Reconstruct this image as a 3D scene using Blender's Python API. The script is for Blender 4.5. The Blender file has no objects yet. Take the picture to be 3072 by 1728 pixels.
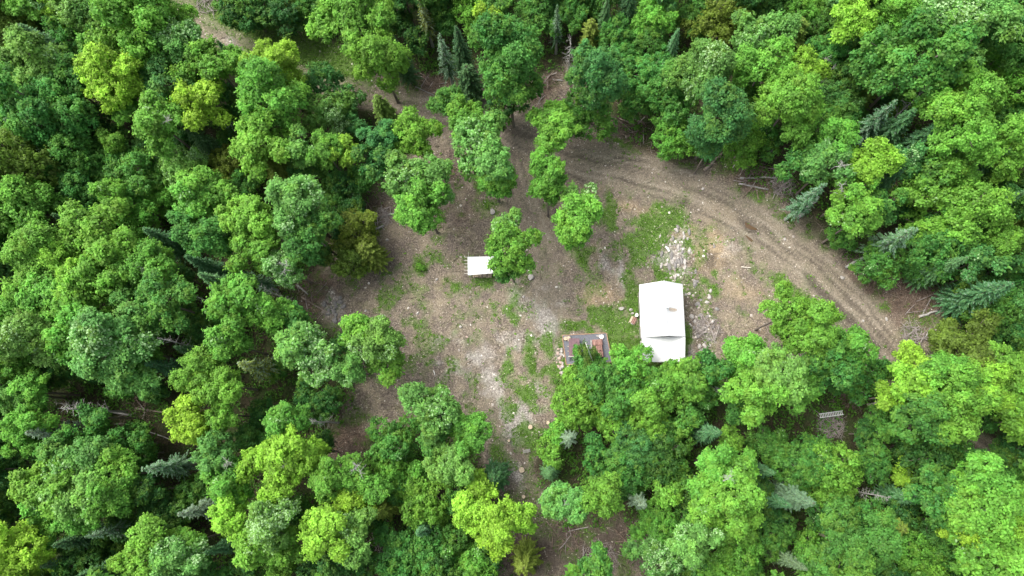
import bpy, math, random
import numpy as np
from mathutils import Vector, Matrix

scene = bpy.context.scene
COL = scene.collection
random.seed(7)
RNG = np.random.default_rng(7)
R = math.radians

# ------------------------------------------------------------------ camera (a drone 80 m up)
CAM_H = 80.0
FPX = 2048.0                     # focal length in photo pixels (24 mm lens on a 36 mm frame, 3072 px wide)
NADIR = (1640.0, 1300.0)         # the point of the photo straight below the drone


def cam_matrix():
    d = np.array([(NADIR[0] - 1536) / FPX, -(NADIR[1] - 864) / FPX, -1.0])
    d /= np.linalg.norm(d)
    Z = -d
    X = np.array([1.0, 0, 0]); X -= Z * X.dot(Z); X /= np.linalg.norm(X)
    Y = np.cross(Z, X)
    return np.array([X, Y, Z])


CM = cam_matrix()
camd = bpy.data.cameras.new('drone_camera')
camd.lens = 24; camd.sensor_width = 36; camd.clip_end = 3000; camd.clip_start = 0.5
cam = bpy.data.objects.new('drone_camera', camd)
COL.objects.link(cam)
cam.matrix_world = Matrix(np.block([[CM, np.array([[0], [0], [CAM_H]])], [np.zeros((1, 3)), np.ones((1, 1))]]).tolist())
scene.camera = cam

# ------------------------------------------------------------------ light: bright hazy overcast, sun behind thin cloud on the left
SUN_EL, SUN_AZ = R(58), R(150)       # azimuth counter-clockwise from +X
world = bpy.data.worlds.new('World'); scene.world = world; world.use_nodes = True
wn = world.node_tree
bg = wn.nodes['Background']
sky = wn.nodes.new('ShaderNodeTexSky'); sky.sky_type = 'NISHITA'; sky.sun_disc = False
sky.sun_elevation = SUN_EL; sky.sun_rotation = R(90) - SUN_AZ
sky.air_density = 1.0; sky.dust_density = 6.0; sky.ozone_density = 0.6; sky.altitude = 0
hs = wn.nodes.new('ShaderNodeHueSaturation'); hs.inputs['Saturation'].default_value = 0.45   # thin cloud greys the sky
wn.links.new(sky.outputs[0], hs.inputs['Color']); wn.links.new(hs.outputs[0], bg.inputs[0])
bg.inputs[1].default_value = 0.15
sl = bpy.data.lights.new('sun', 'SUN'); sl.energy = 1.3; sl.angle = R(40); sl.color = (1.0, 0.95, 0.86)
so = bpy.data.objects.new('sun', sl); COL.objects.link(so)
sd = Vector((math.cos(SUN_EL) * math.cos(SUN_AZ), math.cos(SUN_EL) * math.sin(SUN_AZ), math.sin(SUN_EL)))
so.rotation_euler = sd.to_track_quat('Z', 'Y').to_euler(); so.location = (0, 0, 120)
scene.view_settings.view_transform = 'Standard'; scene.view_settings.look = 'None'
scene.view_settings.gamma = 1.0; scene.view_settings.use_curve_mapping = False
scene.view_settings.exposure = 1.28
scene.cycles.max_bounces = 6; scene.cycles.diffuse_bounces = 3; scene.cycles.transmission_bounces = 3
scene.cycles.transparent_max_bounces = 4


# ------------------------------------------------------------------ helpers
def P(u, v, z=0.0):
    """photo pixel -> the place in the world at height z"""
    d = CM @ np.array([(u - 1536) / FPX, -(v - 864) / FPX, -1.0])
    t = (CAM_H - z) / -d[2]
    return d[0] * t, d[1] * t


def to_px(x, y, z=0.0):
    x = np.asarray(x, float); y = np.asarray(y, float); z = np.asarray(z, float) + 0 * x
    p = np.stack([x, y, z - CAM_H], -1) @ CM
    return 1536 + FPX * p[..., 0] / -p[..., 2], 864 - FPX * p[..., 1] / -p[..., 2]


def hash2(ix, iy, s):
    n = (ix.astype(np.int64) * 374761393 + iy.astype(np.int64) * 668265263 + s * 1442695041) & 0x7fffffff
    n = ((n ^ (n >> 13)) * 1274126177) & 0x7fffffff
    return ((n ^ (n >> 16)) & 0xffff) / 65535.0


def vnoise(x, y, s=0):
    x = np.asarray(x, float); y = np.asarray(y, float)
    ix = np.floor(x); iy = np.floor(y); fx = x - ix; fy = y - iy
    fx = fx * fx * (3 - 2 * fx); fy = fy * fy * (3 - 2 * fy)
    a = hash2(ix, iy, s); b = hash2(ix + 1, iy, s); c = hash2(ix, iy + 1, s); d = hash2(ix + 1, iy + 1, s)
    return (a * (1 - fx) + b * fx) * (1 - fy) + (c * (1 - fx) + d * fx) * fy


def fbm(x, y, s=0, o=4):
    v = 0; a = 0.5; t = 0
    for k in range(o):
        v = v + a * vnoise(x, y, s + k * 17); t += a; a *= 0.5; x = np.asarray(x) * 2.03 + 5.1; y = np.asarray(y) * 2.03 + 1.7
    return v / t


def smooth(a, b, x):
    t = np.clip((x - a) / (b - a), 0, 1)
    return t * t * (3 - 2 * t)


def poly_sd(px, py, poly):
    """signed distance (positive inside) to a closed polygon"""
    inside = np.zeros(px.shape, bool); dist = np.full(px.shape, 1e9)
    n = len(poly)
    for i in range(n):
        x0, y0 = poly[i]; x1, y1 = poly[(i + 1) % n]
        c = ((y0 > py) != (y1 > py)) & (px < (x1 - x0) * (py - y0) / ((y1 - y0) or 1e-9) + x0)
        inside ^= c
        dx, dy = x1 - x0, y1 - y0
        t = np.clip(((px - x0) * dx + (py - y0) * dy) / (dx * dx + dy * dy + 1e-9), 0, 1)
        dist = np.minimum(dist, np.hypot(px - x0 - t * dx, py - y0 - t * dy))
    return np.where(inside, dist, -dist)


def line_d(px, py, pts):
    """distance to a polyline, and the signed side offset of the nearest piece"""
    best = np.full(px.shape, 1e9); side = np.zeros(px.shape)
    for (x0, y0), (x1, y1) in zip(pts, pts[1:]):
        dx, dy = x1 - x0, y1 - y0; L = math.hypot(dx, dy)
        t = np.clip(((px - x0) * dx + (py - y0) * dy) / (L * L), 0, 1)
        d = np.hypot(px - x0 - t * dx, py - y0 - t * dy)
        s = ((px - x0) * dy - (py - y0) * dx) / L
        m = d < best
        best = np.where(m, d, best); side = np.where(m, s, side)
    return best, side


def relief(x, y):
    """gentle lie of the land in metres"""
    return (fbm(np.asarray(x) / 14, np.asarray(y) / 14, 3, 3) - 0.5) * 0.7


def gz(x, y):
    return float(relief(np.array([x]), np.array([y]))[0])


def mesh_np(name, verts, faces, mat=None, smooth_=False, attrs=None):
    """verts (n,3), faces: array (m,k) all with k corners"""
    me = bpy.data.meshes.new(name)
    v = np.ascontiguousarray(verts, np.float32); f = np.ascontiguousarray(faces, np.int32)
    k = f.shape[1]
    me.vertices.add(len(v)); me.vertices.foreach_set('co', v.ravel())
    me.loops.add(f.size); me.loops.foreach_set('vertex_index', f.ravel())
    me.polygons.add(len(f)); me.polygons.foreach_set('loop_start', np.arange(0, f.size, k, dtype=np.int32))
    me.polygons.foreach_set('loop_total', np.full(len(f), k, np.int32))
    if smooth_:
        me.polygons.foreach_set('use_smooth', np.ones(len(f), bool))
    me.update(calc_edges=True)
    for an, av in (attrs or {}).items():
        a = me.attributes.new(an, 'FLOAT_COLOR', 'POINT')
        a.data.foreach_set('color', np.ascontiguousarray(av, np.float32).ravel())
    if mat:
        me.materials.append(mat)
    return me


class MB:
    """gathers pieces of one part"""
    def __init__(s):
        s.v = []; s.f = []

    def add(s, vs, fs):
        o = len(s.v); s.v += [tuple(p) for p in vs]; s.f += [tuple(i + o for i in f) for f in fs]
        return s

    def box(s, c, size, rot=None):
        hx, hy, hz = size[0] / 2, size[1] / 2, size[2] / 2
        vs = [Vector((x, y, z)) for z in (-hz, hz) for x, y in ((-hx, -hy), (hx, -hy), (hx, hy), (-hx, hy))]
        if rot:
            vs = [rot @ p for p in vs]
        return s.add([p + Vector(c) for p in vs], [(3, 2, 1, 0), (4, 5, 6, 7), (0, 1, 5, 4), (1, 2, 6, 5), (2, 3, 7, 6), (3, 0, 4, 7)])

    def tube(s, pts, radii, n=6, cap=True):
        pts = [Vector(p) for p in pts]
        rings = []
        for i, p in enumerate(pts):
            t = (pts[min(i + 1, len(pts) - 1)] - pts[max(i - 1, 0)])
            t = t.normalized() if t.length > 1e-9 else Vector((0, 0, 1))
            a = t.orthogonal().normalized() if i == 0 else (rings[-1][1] - t * rings[-1][1].dot(t)).normalized()
            b = t.cross(a)
            rings.append(([p + (a * math.cos(2 * math.pi * k / n) + b * math.sin(2 * math.pi * k / n)) * radii[i] for k in range(n)], a))
        vs = [q for r_, _ in rings for q in r_]
        fs = [(i * n + k, i * n + (k + 1) % n, (i + 1) * n + (k + 1) % n, (i + 1) * n + k) for i in range(len(pts) - 1) for k in range(n)]
        if cap:
            fs += [tuple(range(n - 1, -1, -1)), tuple((len(pts) - 1) * n + k for k in range(n))]
        return s.add(vs, fs)

    def bar(s, a, b, w, h=None):
        a, b = Vector(a), Vector(b); d = b - a
        q = d.to_track_quat('X', 'Z').to_matrix()
        return s.box((a + b) / 2, (d.length, w, h or w), q)

    def slab(s, corners, t):
        """a flat quad sheet with thickness t (below the given corners)"""
        c = [Vector(p) for p in corners]
        n = (c[1] - c[0]).cross(c[-1] - c[0]).normalized()
        if n.z < 0:
            c.reverse(); n = -n
        k = len(c)
        low = [p - n * t for p in c]
        fs = [tuple(range(k)), tuple(range(2 * k - 1, k - 1, -1))] + [(i, k + i, k + (i + 1) % k, (i + 1) % k) for i in range(k)]
        return s.add(c + low, fs)

    def mesh(s, name, mat=None, sm=False, bevel=0):
        me = bpy.data.meshes.new(name); me.from_pydata(s.v, [], s.f)
        if bevel:
            import bmesh
            bm = bmesh.new(); bm.from_mesh(me)
            bmesh.ops.bevel(bm, geom=bm.edges[:], offset=bevel, segments=1, affect='EDGES', profile=0.5)
            bm.to_mesh(me); bm.free()
        if sm:
            me.polygons.foreach_set('use_smooth', [True] * len(me.polygons))
        me.update()
        if mat:
            me.materials.append(mat)
        return me

    def build(s, name, mat, parent=None, sm=False, bevel=0):
        return link(name, s.mesh(name, mat, sm, bevel), parent)


def link(name, me, parent=None, loc=None):
    o = bpy.data.objects.new(name, me); COL.objects.link(o)
    if parent:
        o.parent = parent
    if loc is not None:
        o.location = loc
    return o


def tag(o, label=None, cat=None, group=None, kind=None):
    for k, v in (('label', label), ('category', cat), ('group', group), ('kind', kind)):
        if v:
            o[k] = v
    return o


def thing(name, loc, label, cat, group=None, rz=0.0):
    o = bpy.data.objects.new(name, None); COL.objects.link(o)
    o.location = loc; o.rotation_euler = (0, 0, rz); o.empty_display_size = 0.3
    return tag(o, label, cat, group)


# ------------------------------------------------------------------ materials
def mat(name, base=(0.5, 0.5, 0.5), rough=0.8, metal=0.0, spec=0.3):
    m = bpy.data.materials.new(name); m.use_nodes = True
    b = m.node_tree.nodes['Principled BSDF']
    b.inputs['Base Color'].default_value = (*base, 1); b.inputs['Roughness'].default_value = rough
    b.inputs['Metallic'].default_value = metal; b.inputs['Specular IOR Level'].default_value = spec
    return m


def N_(m, kind, **kw):
    n = m.node_tree.nodes.new(kind)
    for k, v in kw.items():
        setattr(n, k, v)
    return n


def ramp(m, fac, stops):
    r_ = N_(m, 'ShaderNodeValToRGB'); e = r_.color_ramp.elements
    while len(e) < len(stops):
        e.new(0.5)
    for el, (p, c) in zip(e, stops):
        el.position = p; el.color = (*c, 1) if len(c) == 3 else c
    m.node_tree.links.new(fac, r_.inputs[0])
    return r_.outputs[0]


def noise(m, scale, detail=3, rough=0.6, vec=None, stretch=None):
    L = m.node_tree.links
    if vec is None:
        tc = N_(m, 'ShaderNodeTexCoord'); vec = tc.outputs['Object']
    if stretch:
        mp = N_(m, 'ShaderNodeMapping'); mp.inputs['Scale'].default_value = stretch
        L.new(vec, mp.inputs[0]); vec = mp.outputs[0]
    n = N_(m, 'ShaderNodeTexNoise'); n.inputs['Scale'].default_value = scale; n.inputs['Detail'].default_value = detail
    n.inputs['Roughness'].default_value = rough
    L.new(vec, n.inputs['Vector'])
    return n.outputs[0]


def mix(m, fac, a, b, mode='MIX'):
    n = N_(m, 'ShaderNodeMix', data_type='RGBA', blend_type=mode)
    L = m.node_tree.links
    for sock, val in ((n.inputs[0], fac), (n.inputs[6], a), (n.inputs[7], b)):
        if isinstance(val, (int, float)):
            sock.default_value = val
        elif isinstance(val, tuple):
            sock.default_value = (*val, 1)
        else:
            L.new(val, sock)
    return n.outputs[2]


def math_(m, op, a, b=0.5, clamp=False):
    n = N_(m, 'ShaderNodeMath', operation=op, use_clamp=clamp); L = m.node_tree.links
    for s, v in ((n.inputs[0], a), (n.inputs[1], b)):
        if isinstance(v, (int, float)):
            s.default_value = v
        else:
            L.new(v, s)
    return n.outputs[0]


def bsdf(m):
    return m.node_tree.nodes['Principled BSDF']


def noisy(name, c1, c2, scale, rough=0.85, stretch=None, spec=0.2, metal=0.0, bump=0.0):
    m = mat(name, c1, rough, metal, spec)
    f = noise(m, scale, 4, 0.6, None, stretch)
    m.node_tree.links.new(ramp(m, f, [(0.3, c1), (0.7, c2)]), bsdf(m).inputs['Base Color'])
    if bump:
        b = N_(m, 'ShaderNodeBump'); b.inputs['Strength'].default_value = bump; b.inputs['Distance'].default_value = 0.02
        m.node_tree.links.new(f, b.inputs['Height']); m.node_tree.links.new(b.outputs[0], bsdf(m).inputs['Normal'])
    return m


def leaf_material(name, trans=0.38, pale=(0.38, 0.58, 0.29), spec=0.22):
    """colour = the tree's own colour x leaf-to-leaf variation; r brightness, g yellowing, b a turned pale underside"""
    m = bpy.data.materials.new(name); m.use_nodes = True
    nt = m.node_tree; L = nt.links; b = bsdf(m)
    oi = N_(m, 'ShaderNodeObjectInfo'); at = N_(m, 'ShaderNodeAttribute', attribute_name='leaf')
    sp = N_(m, 'ShaderNodeSeparateColor'); L.new(at.outputs['Color'], sp.inputs[0])
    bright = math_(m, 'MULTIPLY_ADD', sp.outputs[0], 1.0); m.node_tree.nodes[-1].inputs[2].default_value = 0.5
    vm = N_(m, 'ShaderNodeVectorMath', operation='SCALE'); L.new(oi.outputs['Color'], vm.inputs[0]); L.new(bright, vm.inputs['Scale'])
    yel = mix(m, math_(m, 'MULTIPLY', sp.outputs[1], 0.35), vm.outputs[0], (0.24, 0.40, 0.03))
    # alpha of the object's colour says how many of its leaves show their pale side
    gate = math_(m, 'LESS_THAN', sp.outputs[2], oi.outputs['Alpha'])
    colr = mix(m, math_(m, 'MULTIPLY', gate, 0.75), yel, pale)
    L.new(colr, b.inputs['Base Color']); b.inputs['Roughness'].default_value = 0.55
    b.inputs['Specular IOR Level'].default_value = spec
    tr = N_(m, 'ShaderNodeBsdfTranslucent')
    tcol = mix(m, 1.0, colr, (1.3, 1.35, 0.6), 'MULTIPLY'); L.new(tcol, tr.inputs[0])
    mx = N_(m, 'ShaderNodeMixShader'); mx.inputs[0].default_value = trans
    L.new(b.outputs[0], mx.inputs[1]); L.new(tr.outputs[0], mx.inputs[2])
    L.new(mx.outputs[0], nt.nodes['Material Output'].inputs[0])
    return m


M = {}
M['leaf'] = leaf_material('broad_leaf')
M['needle'] = leaf_material('needle', 0.15, (0.19, 0.28, 0.20), 0.2)
M['bark'] = noisy('grey_bark', (0.11, 0.09, 0.075), (0.24, 0.21, 0.18), 6, 0.9, (1, 1, 0.2), bump=0.5)
M['birch'] = noisy('white_birch_bark', (0.50, 0.49, 0.45), (0.75, 0.74, 0.70), 5, 0.7, (1, 1, 3))
M['dead'] = noisy('bleached_dead_wood', (0.19, 0.185, 0.17), (0.40, 0.395, 0.375), 8, 0.9, (1, 1, 0.3))
M['twig'] = noisy('brown_twig', (0.10, 0.07, 0.055), (0.24, 0.19, 0.15), 3, 0.9)
M['greytwig'] = noisy('grey_twig', (0.17, 0.15, 0.14), (0.36, 0.33, 0.31), 3, 0.9)
M['log'] = noisy('log_bark', (0.16, 0.125, 0.10), (0.33, 0.28, 0.24), 5, 0.9, (0.3, 1, 1))
M['cutwood'] = noisy('fresh_cut_wood', (0.36, 0.29, 0.20), (0.52, 0.44, 0.33), 9, 0.8)
M['stone'] = noisy('pale_stone', (0.22, 0.205, 0.19), (0.46, 0.44, 0.41), 4, 0.9, bump=0.4)
M['darkstone'] = noisy('grey_stone', (0.11, 0.105, 0.10), (0.27, 0.26, 0.25), 3, 0.9, bump=0.4)
M['pinkstone'] = noisy('pink_stone', (0.26, 0.19, 0.165), (0.44, 0.35, 0.31), 4, 0.9)
M['whiteroof'] = noisy('white_metal_roof', (0.57, 0.59, 0.60), (0.62, 0.635, 0.64), 2, 0.45, spec=0.4)
M['siding'] = noisy('weathered_grey_boards', (0.22, 0.21, 0.20), (0.40, 0.39, 0.37), 4, 0.85, (0.3, 0.3, 4))
M['lumber'] = noisy('pale_lumber', (0.40, 0.37, 0.31), (0.56, 0.53, 0.47), 5, 0.8, (0.4, 3, 3))
M['whitepaint'] = mat('white_paint', (0.78, 0.78, 0.75), 0.6)
M['timber'] = noisy('orange_brown_timber', (0.23, 0.14, 0.09), (0.36, 0.25, 0.17), 4, 0.85, (0.3, 3, 1))
M['mat'] = noisy('grey_gravel_mat', (0.085, 0.09, 0.105), (0.17, 0.18, 0.205), 9, 0.9)
M['brownroof'] = noisy('plum_brown_metal', (0.11, 0.06, 0.072), (0.17, 0.10, 0.115), 3, 0.5, spec=0.4)
M['redwood'] = noisy('red_split_wood', (0.23, 0.115, 0.095), (0.40, 0.26, 0.225), 5, 0.85, (3, 0.5, 3))
M['paintgrey'] = mat('dark_metal', (0.05, 0.05, 0.055), 0.5, 0.4)
M['black'] = mat('black_plastic', (0.012, 0.012, 0.013), 0.5)
M['dark'] = mat('dark_doorway', (0.02, 0.018, 0.016), 0.9)
M['alu'] = mat('aluminium', (0.70, 0.71, 0.70), 0.45, 0.5)
M['rust'] = noisy('rusty_flashing', (0.42, 0.27, 0.16), (0.62, 0.5, 0.38), 6, 0.8)
M['plastic'] = mat('pale_blue_sheeting', (0.38, 0.52, 0.52), 0.25, 0, 0.6)
M['glass'] = mat('window_glass', (0.03, 0.035, 0.04), 0.08, 0, 0.6)

# ------------------------------------------------------------------ the ground: one sheet, with real cover masks
CLEARING = [(1060, 225), (1150, 215), (1330, 245), (1440, 200), (1560, 225), (1700, 200), (1760, 260), (1850, 370), (1960, 470), (2080, 500),
            (2240, 510), (2330, 590), (2420, 650), (2500, 740), (2600, 800), (2700, 810), (2850, 880), (2860, 960), (2790, 1050), (2720, 1110),
            (2640, 1090), (2560, 1140), (2420, 1110), (2250, 1120), (2060, 1110), (1900, 1120), (1700, 1150), (1665, 1250), (1640, 1330), (1600, 1400), (1640, 1500),
            (1700, 1560), (1860, 1560), (1960, 1590), (1960, 1760), (1480, 1760), (1540, 1600), (1500, 1480), (1430, 1330), (1300, 1260),
            (1110, 1300), (1030, 1420), (940, 1380), (1000, 1280), (1120, 1120), (1080, 1000), (960, 940), (880, 930), (880, 830), (980, 800),
            (1080, 690), (1140, 610), (1200, 500), (1260, 420), (1250, 340), (1120, 300)]
ROAD_UP = [(470, -40), (560, 40), (640, 100), (720, 140), (800, 180), (920, 235), (1040, 270), (1160, 300), (1290, 325), (1400, 345), (1510, 385), (1600, 430)]
ROAD_R = [(1480, 370), (1580, 420), (1700, 470), (1850, 505), (1960, 530), (2060, 568), (2160, 615), (2270, 680), (2390, 770), (2500, 865), (2590, 955),
          (2660, 1050), (2740, 1160), (2860, 1310), (2980, 1400), (3150, 1500)]
DRIVE = [(1500, 370), (1530, 450), (1560, 560), (1590, 660), (1615, 760), (1640, 860), (1640, 950)]
PATH = [(1400, 900), (1440, 1080), (1480, 1220), (1530, 1340), (1560, 1430), (1610, 1560), (1700, 1660), (1800, 1760)]
ROADS = [(ROAD_UP, 38, 0.7), (ROAD_R, 62, 1.0), (DRIVE, 48, 0.75), (PATH, 40, 0.35)]
# grass: centre, half-length, half-width, tilt (degrees in the photo), strength
GRASS = [(1955, 690, 130, 60, -55, 1.0), (2020, 640, 100, 45, -60, .8), (1830, 640, 95, 28, 78, .8), (1752, 765, 75, 42, 80, .7), (1805, 700, 80, 25, 80, .5), (1890, 860, 80, 26, 80, .8),
         (1811, 952, 62, 46, 0, 1.0), (1870, 975, 60, 55, 30, 1.0), (1895, 905, 90, 26, 85, .9), (1880, 1040, 70, 60, 0, 1.0), (1730, 975, 70, 26, 0, .8), (1690, 985, 40, 60, 0, .7),
         (1376, 862, 50, 40, 40, .6), (1455, 845, 55, 34, -20, .8), (1521, 924, 66, 52, 30, .75), (1460, 925, 60, 50, 0, .5), (1260, 800, 26, 32, 0, 1.0), (1290, 775, 40, 26, 0, .6),
         (1160, 895, 40, 70, 0, .6), (1200, 860, 28, 26, 0, .7), (1525, 1105, 30, 60, 20, .7), (1600, 1075, 80, 22, 75, .85), (1640, 1020, 60, 24, 80, .7), (1650, 1120, 30, 30, 0, .8),
         (1725, 1125, 70, 60, 0, 1.1), (1480, 618, 46, 36, 60, .7), (1580, 1190, 60, 30, 60, .95), (1525, 1235, 40, 50, 20, .9), (1583, 1320, 45, 52, 0, 1.1),
         (1505, 1360, 50, 26, 60, .9), (1235, 985, 40, 26, 0, .5), (2255, 590, 44, 26, 20, .9), (2354, 668, 50, 22, 25, .9), (2300, 700, 40, 16, 35, .4), (2404, 885, 90, 60, 20, .7),
         (2630, 895, 70, 44, 50, .45), (2140, 860, 30, 22, 40, .9), (2115, 842, 26, 14, 30, 1.0), (2145, 822, 18, 14, 0, 1.0), (2055, 1005, 22, 60, 0, .9), (2010, 835, 50, 14, 38, 1.2), (1970, 810, 44, 14, 55, 1.1),
         (900, 150, 230, 60, 24, 1.5), (2330, 830, 110, 50, 40, .75), (760, 95, 120, 40, 30, 1.4), (560, 15, 60, 40, 0, 1.3), (2420, 900, 90, 50, 30, .7), (2230, 830, 60, 40, 0, .45), (640, 45, 110, 40, 25, 1.2), (700, 190, 120, 26, 28, .9), (1000, 225, 110, 35, 12, .7), (1150, 280, 70, 22, 15, .6), (1110, 255, 60, 20, 0, .6), (2200, 480, 60, 30, 25, .9), (2050, 500, 80, 20, 20, .6),
         (2620, 900, 60, 30, 60, .35), (1890, 440, 60, 20, 30, .5), (1580, 520, 40, 60, 0, .4), (1730, 830, 60, 40, 30, .5), (1690, 860, 60, 40, 0, .35), (1270, 1110, 50, 26, 0, .35), (2075, 740, 14, 50, 10, .6),
         (1430, 545, 60, 30, 80, .5), (1365, 545, 30, 30, 0, .5), (1330, 870, 60, 26, 0, .3), (1990, 1110, 120, 50, 0, .8), (2640, 1260, 60, 30, 0, .5), (2560, 1205, 70, 30, 0, .5)]
PALE = [(1637, 975, 50, 34, 80, 1.0), (1480, 1145, 80, 46, 75, .8), (1556, 1268, 70, 44, 70, 1.3), (1600, 1215, 50, 18, 60, .8), (1500, 1230, 60, 14, 75, .9), (1545, 1420, 60, 22, 65, .8),
        (2020, 790, 70, 26, 80, 1.2), (1985, 770, 44, 22, 20, 1.1), (2050, 740, 80, 16, 85, .9), (2090, 955, 40, 16, 80, .6), (2120, 1010, 40, 16, 60, .7), (2075, 1080, 50, 18, 80, .8), (1862, 825, 50, 10, 80, 1.0),
        (1820, 790, 60, 22, 60, .6), (1645, 720, 30, 26, 0, .5), (1000, 915, 50, 36, 60, .9), (1580, 900, 110, 70, 0, .55), (1420, 1080, 160, 90, 20, .5), (1560, 1020, 110, 50, 0, .5), (1620, 1180, 60, 30, 60, .5), (1905, 745, 40, 30, 0, .5),
        (2190, 750, 40, 40, 0, .5), (2230, 820, 60, 30, 0, .3), (2470, 930, 70, 24, 50, .5), (690, 130, 70, 14, 30, .6), (2350, 640, 60, 10, 35, .3), (1680, 1080, 60, 12, 80, .7), (90, 1510, 40, 40, 0, .4)]
RUBBLE = [(2030, 790, 90, 45, 80, 1.1), (2085, 900, 100, 32, 80, .9), (2115, 1000, 80, 36, 80, 1.1), (2150, 780, 60, 40, 60, .6), (1000, 915, 50, 40, 0, .8), (1960, 790, 40, 30, 0, .5)]
TAN = [(2140, 760, 70, 60, 70, 1.0), (2060, 700, 60, 40, 0, .7), (1800, 880, 70, 40, 0, .9), (1790, 760, 70, 30, 70, .5), (1900, 620, 110, 40, 10, .6), (2150, 650, 90, 40, 30, .7), (2230, 870, 80, 50, 0, .6),
       (1870, 830, 60, 50, 0, .4), (1350, 850, 90, 50, 0, .4), (2260, 1030, 50, 80, 0, .5), (1900, 880, 40, 30, 0, .8), (1760, 560, 120, 40, 0, .5)]
MUD = [(1740, 1620, 240, 110, 0, .9), (1050, 1340, 80, 50, 0, .5), (930, 870, 60, 50, 0, .5), (2250, 682, 44, 14, 32, 1.0), (2130, 780, 26, 40, 0, .9), (2075, 895, 30, 30, 0, 1.2), (2050, 610, 16, 14, 0, .9), (2500, 912, 120, 15, 46, 1.2), (2600, 1010, 70, 17, 52, 1.0), (1400, 1050, 60, 14, -30, .45), (1350, 1040, 60, 30, 20, .5), (2170, 790, 40, 26, 0, .5),
       (1260, 950, 60, 50, 0, .4), (2600, 1000, 60, 10, 52, .6), (2380, 760, 80, 8, 40, .5), (1560, 430, 90, 12, 20, .35), (2890, 1340, 90, 36, 48, 1.0), (1250, 1050, 14, 60, 20, .4)]
DUFF = [(1260, 230, 90, 40, 0, 1.0), (1620, 250, 70, 50, 0, 1.0), (1960, 400, 90, 60, 20, 1.0), (2280, 520, 90, 50, 10, 1.3), (2640, 850, 110, 50, 10, 1.1), (2740, 910, 80, 70, 0, 1.2), (940, 870, 80, 60, 0, 1.2), (1140, 640, 60, 40, 0, .7),
        (2570, 1180, 90, 50, 0, 1.2), (2640, 1330, 60, 60, 0, 1.3), (1650, 1600, 240, 110, 0, 1.0), (1040, 1330, 90, 60, 0, 1.0), (1440, 470, 60, 90, 0, .6), (1400, 630, 60, 90, 0, .5), (2700, 1020, 60, 60, 0, .8), (1360, 500, 50, 80, 0, .6)]


def blobs(u, v, lst, wx, wy):
    out = np.zeros(u.shape)
    for cx, cy, a, b, ang, s in lst:
        c, n = math.cos(R(ang)), math.sin(R(ang))
        dx = u + wx - cx; dy = v + wy - cy
        q = ((dx * c + dy * n) / a) ** 2 + ((-dx * n + dy * c) / b) ** 2
        out = np.maximum(out, s * np.exp(-q * 0.8))
    return out


def covers(x, y):
    """cover masks at ground points (world metres)"""
    u, v = to_px(x, y)
    wx = (fbm(x / 3.2, y / 3.2, 11) - 0.5) * 95; wy = (fbm(x / 3.2, y / 3.2, 31) - 0.5) * 95
    fine = fbm(x / 0.9, y / 0.9, 51, 4)
    coarse = fbm(x / 5, y / 5, 71, 4)
    clear = smooth(-34, 30, poly_sd(u + wx * .8, v + wy * .8, CLEARING))
    road = np.zeros(u.shape); rut = np.zeros(u.shape); strip = np.zeros(u.shape)
    for pts, w, s in ROADS:
        d, sd_ = line_d(u + wx * .22, v + wy * .22, pts)
        road = np.maximum(road, s * (1 - smooth(w * .75, w * 1.25, d)))
        for k, off in enumerate((-.80, -.62, -.46, -.30, .28, .44, .60, .78, .05)):
            wob = (vnoise(x / 7, y / 7, 90 + k) - .5) * 16
            ln = s * (1 - smooth(1.5, 6, np.abs(sd_ - off * w + wob))) * (d < w * 1.1) * smooth(.3, .7, vnoise(x / 3.5, y / 3.5, 120 + k))
            if k in (1, 3, 5, 7):
                strip = np.maximum(strip, ln)
            else:
                rut = np.maximum(rut, ln)
    clear = np.maximum(clear, np.minimum(road * 1.6, 1))
    g = blobs(u, v, GRASS, wx * .45, wy * .45)
    gr = smooth(.30, .72, g + (fine - .5) * 1.1 + (coarse - .5) * .5) * np.clip(.55 + g, 0, 1)
    sparse = smooth(.52, .70, fbm(x / 2.1, y / 2.1, 201, 4) + (fine - .5) * .5) * .5
    gr = np.clip(np.maximum(gr, sparse), 0, 1) * (1 - .85 * np.minimum(road, 1))
    clear = np.maximum(clear, smooth(.35, .8, g + (fine - .5) * .5))
    pale = smooth(.25, .8, blobs(u, v, PALE, wx * .35, wy * .35) + (fine - .5) * 1.0)
    tan = smooth(.2, .85, blobs(u, v, TAN, wx * .6, wy * .6) + (fine - .5) * .6)
    mud = smooth(.3, .8, blobs(u, v, MUD, wx * .3, wy * .3) + (fine - .5) * .5)
    rub = smooth(.25, .8, blobs(u, v, RUBBLE, wx * .4, wy * .4) + (fine - .5) * .9)
    duff = smooth(.2, .8, blobs(u, v, DUFF, wx * .6, wy * .6) + (fine - .5) * .7)
    return dict(clear=clear, road=road, rut=rut, strip=strip, grass=gr, pale=pale, tan=tan, mud=mud, duff=duff, rub=rub, fine=fine, coarse=coarse)


def axis_(lo, hi, step, far):
    core = np.arange(lo, hi + step, step)
    out = []; d = step * 2; p = hi
    while p < far:
        p += d; d *= 1.5; out.append(p)
    a2 = []; d = step * 2; p = lo
    while p > -far:
        p -= d; d *= 1.5; a2.append(p)
    return np.array(a2[::-1] + list(core) + out)


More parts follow.
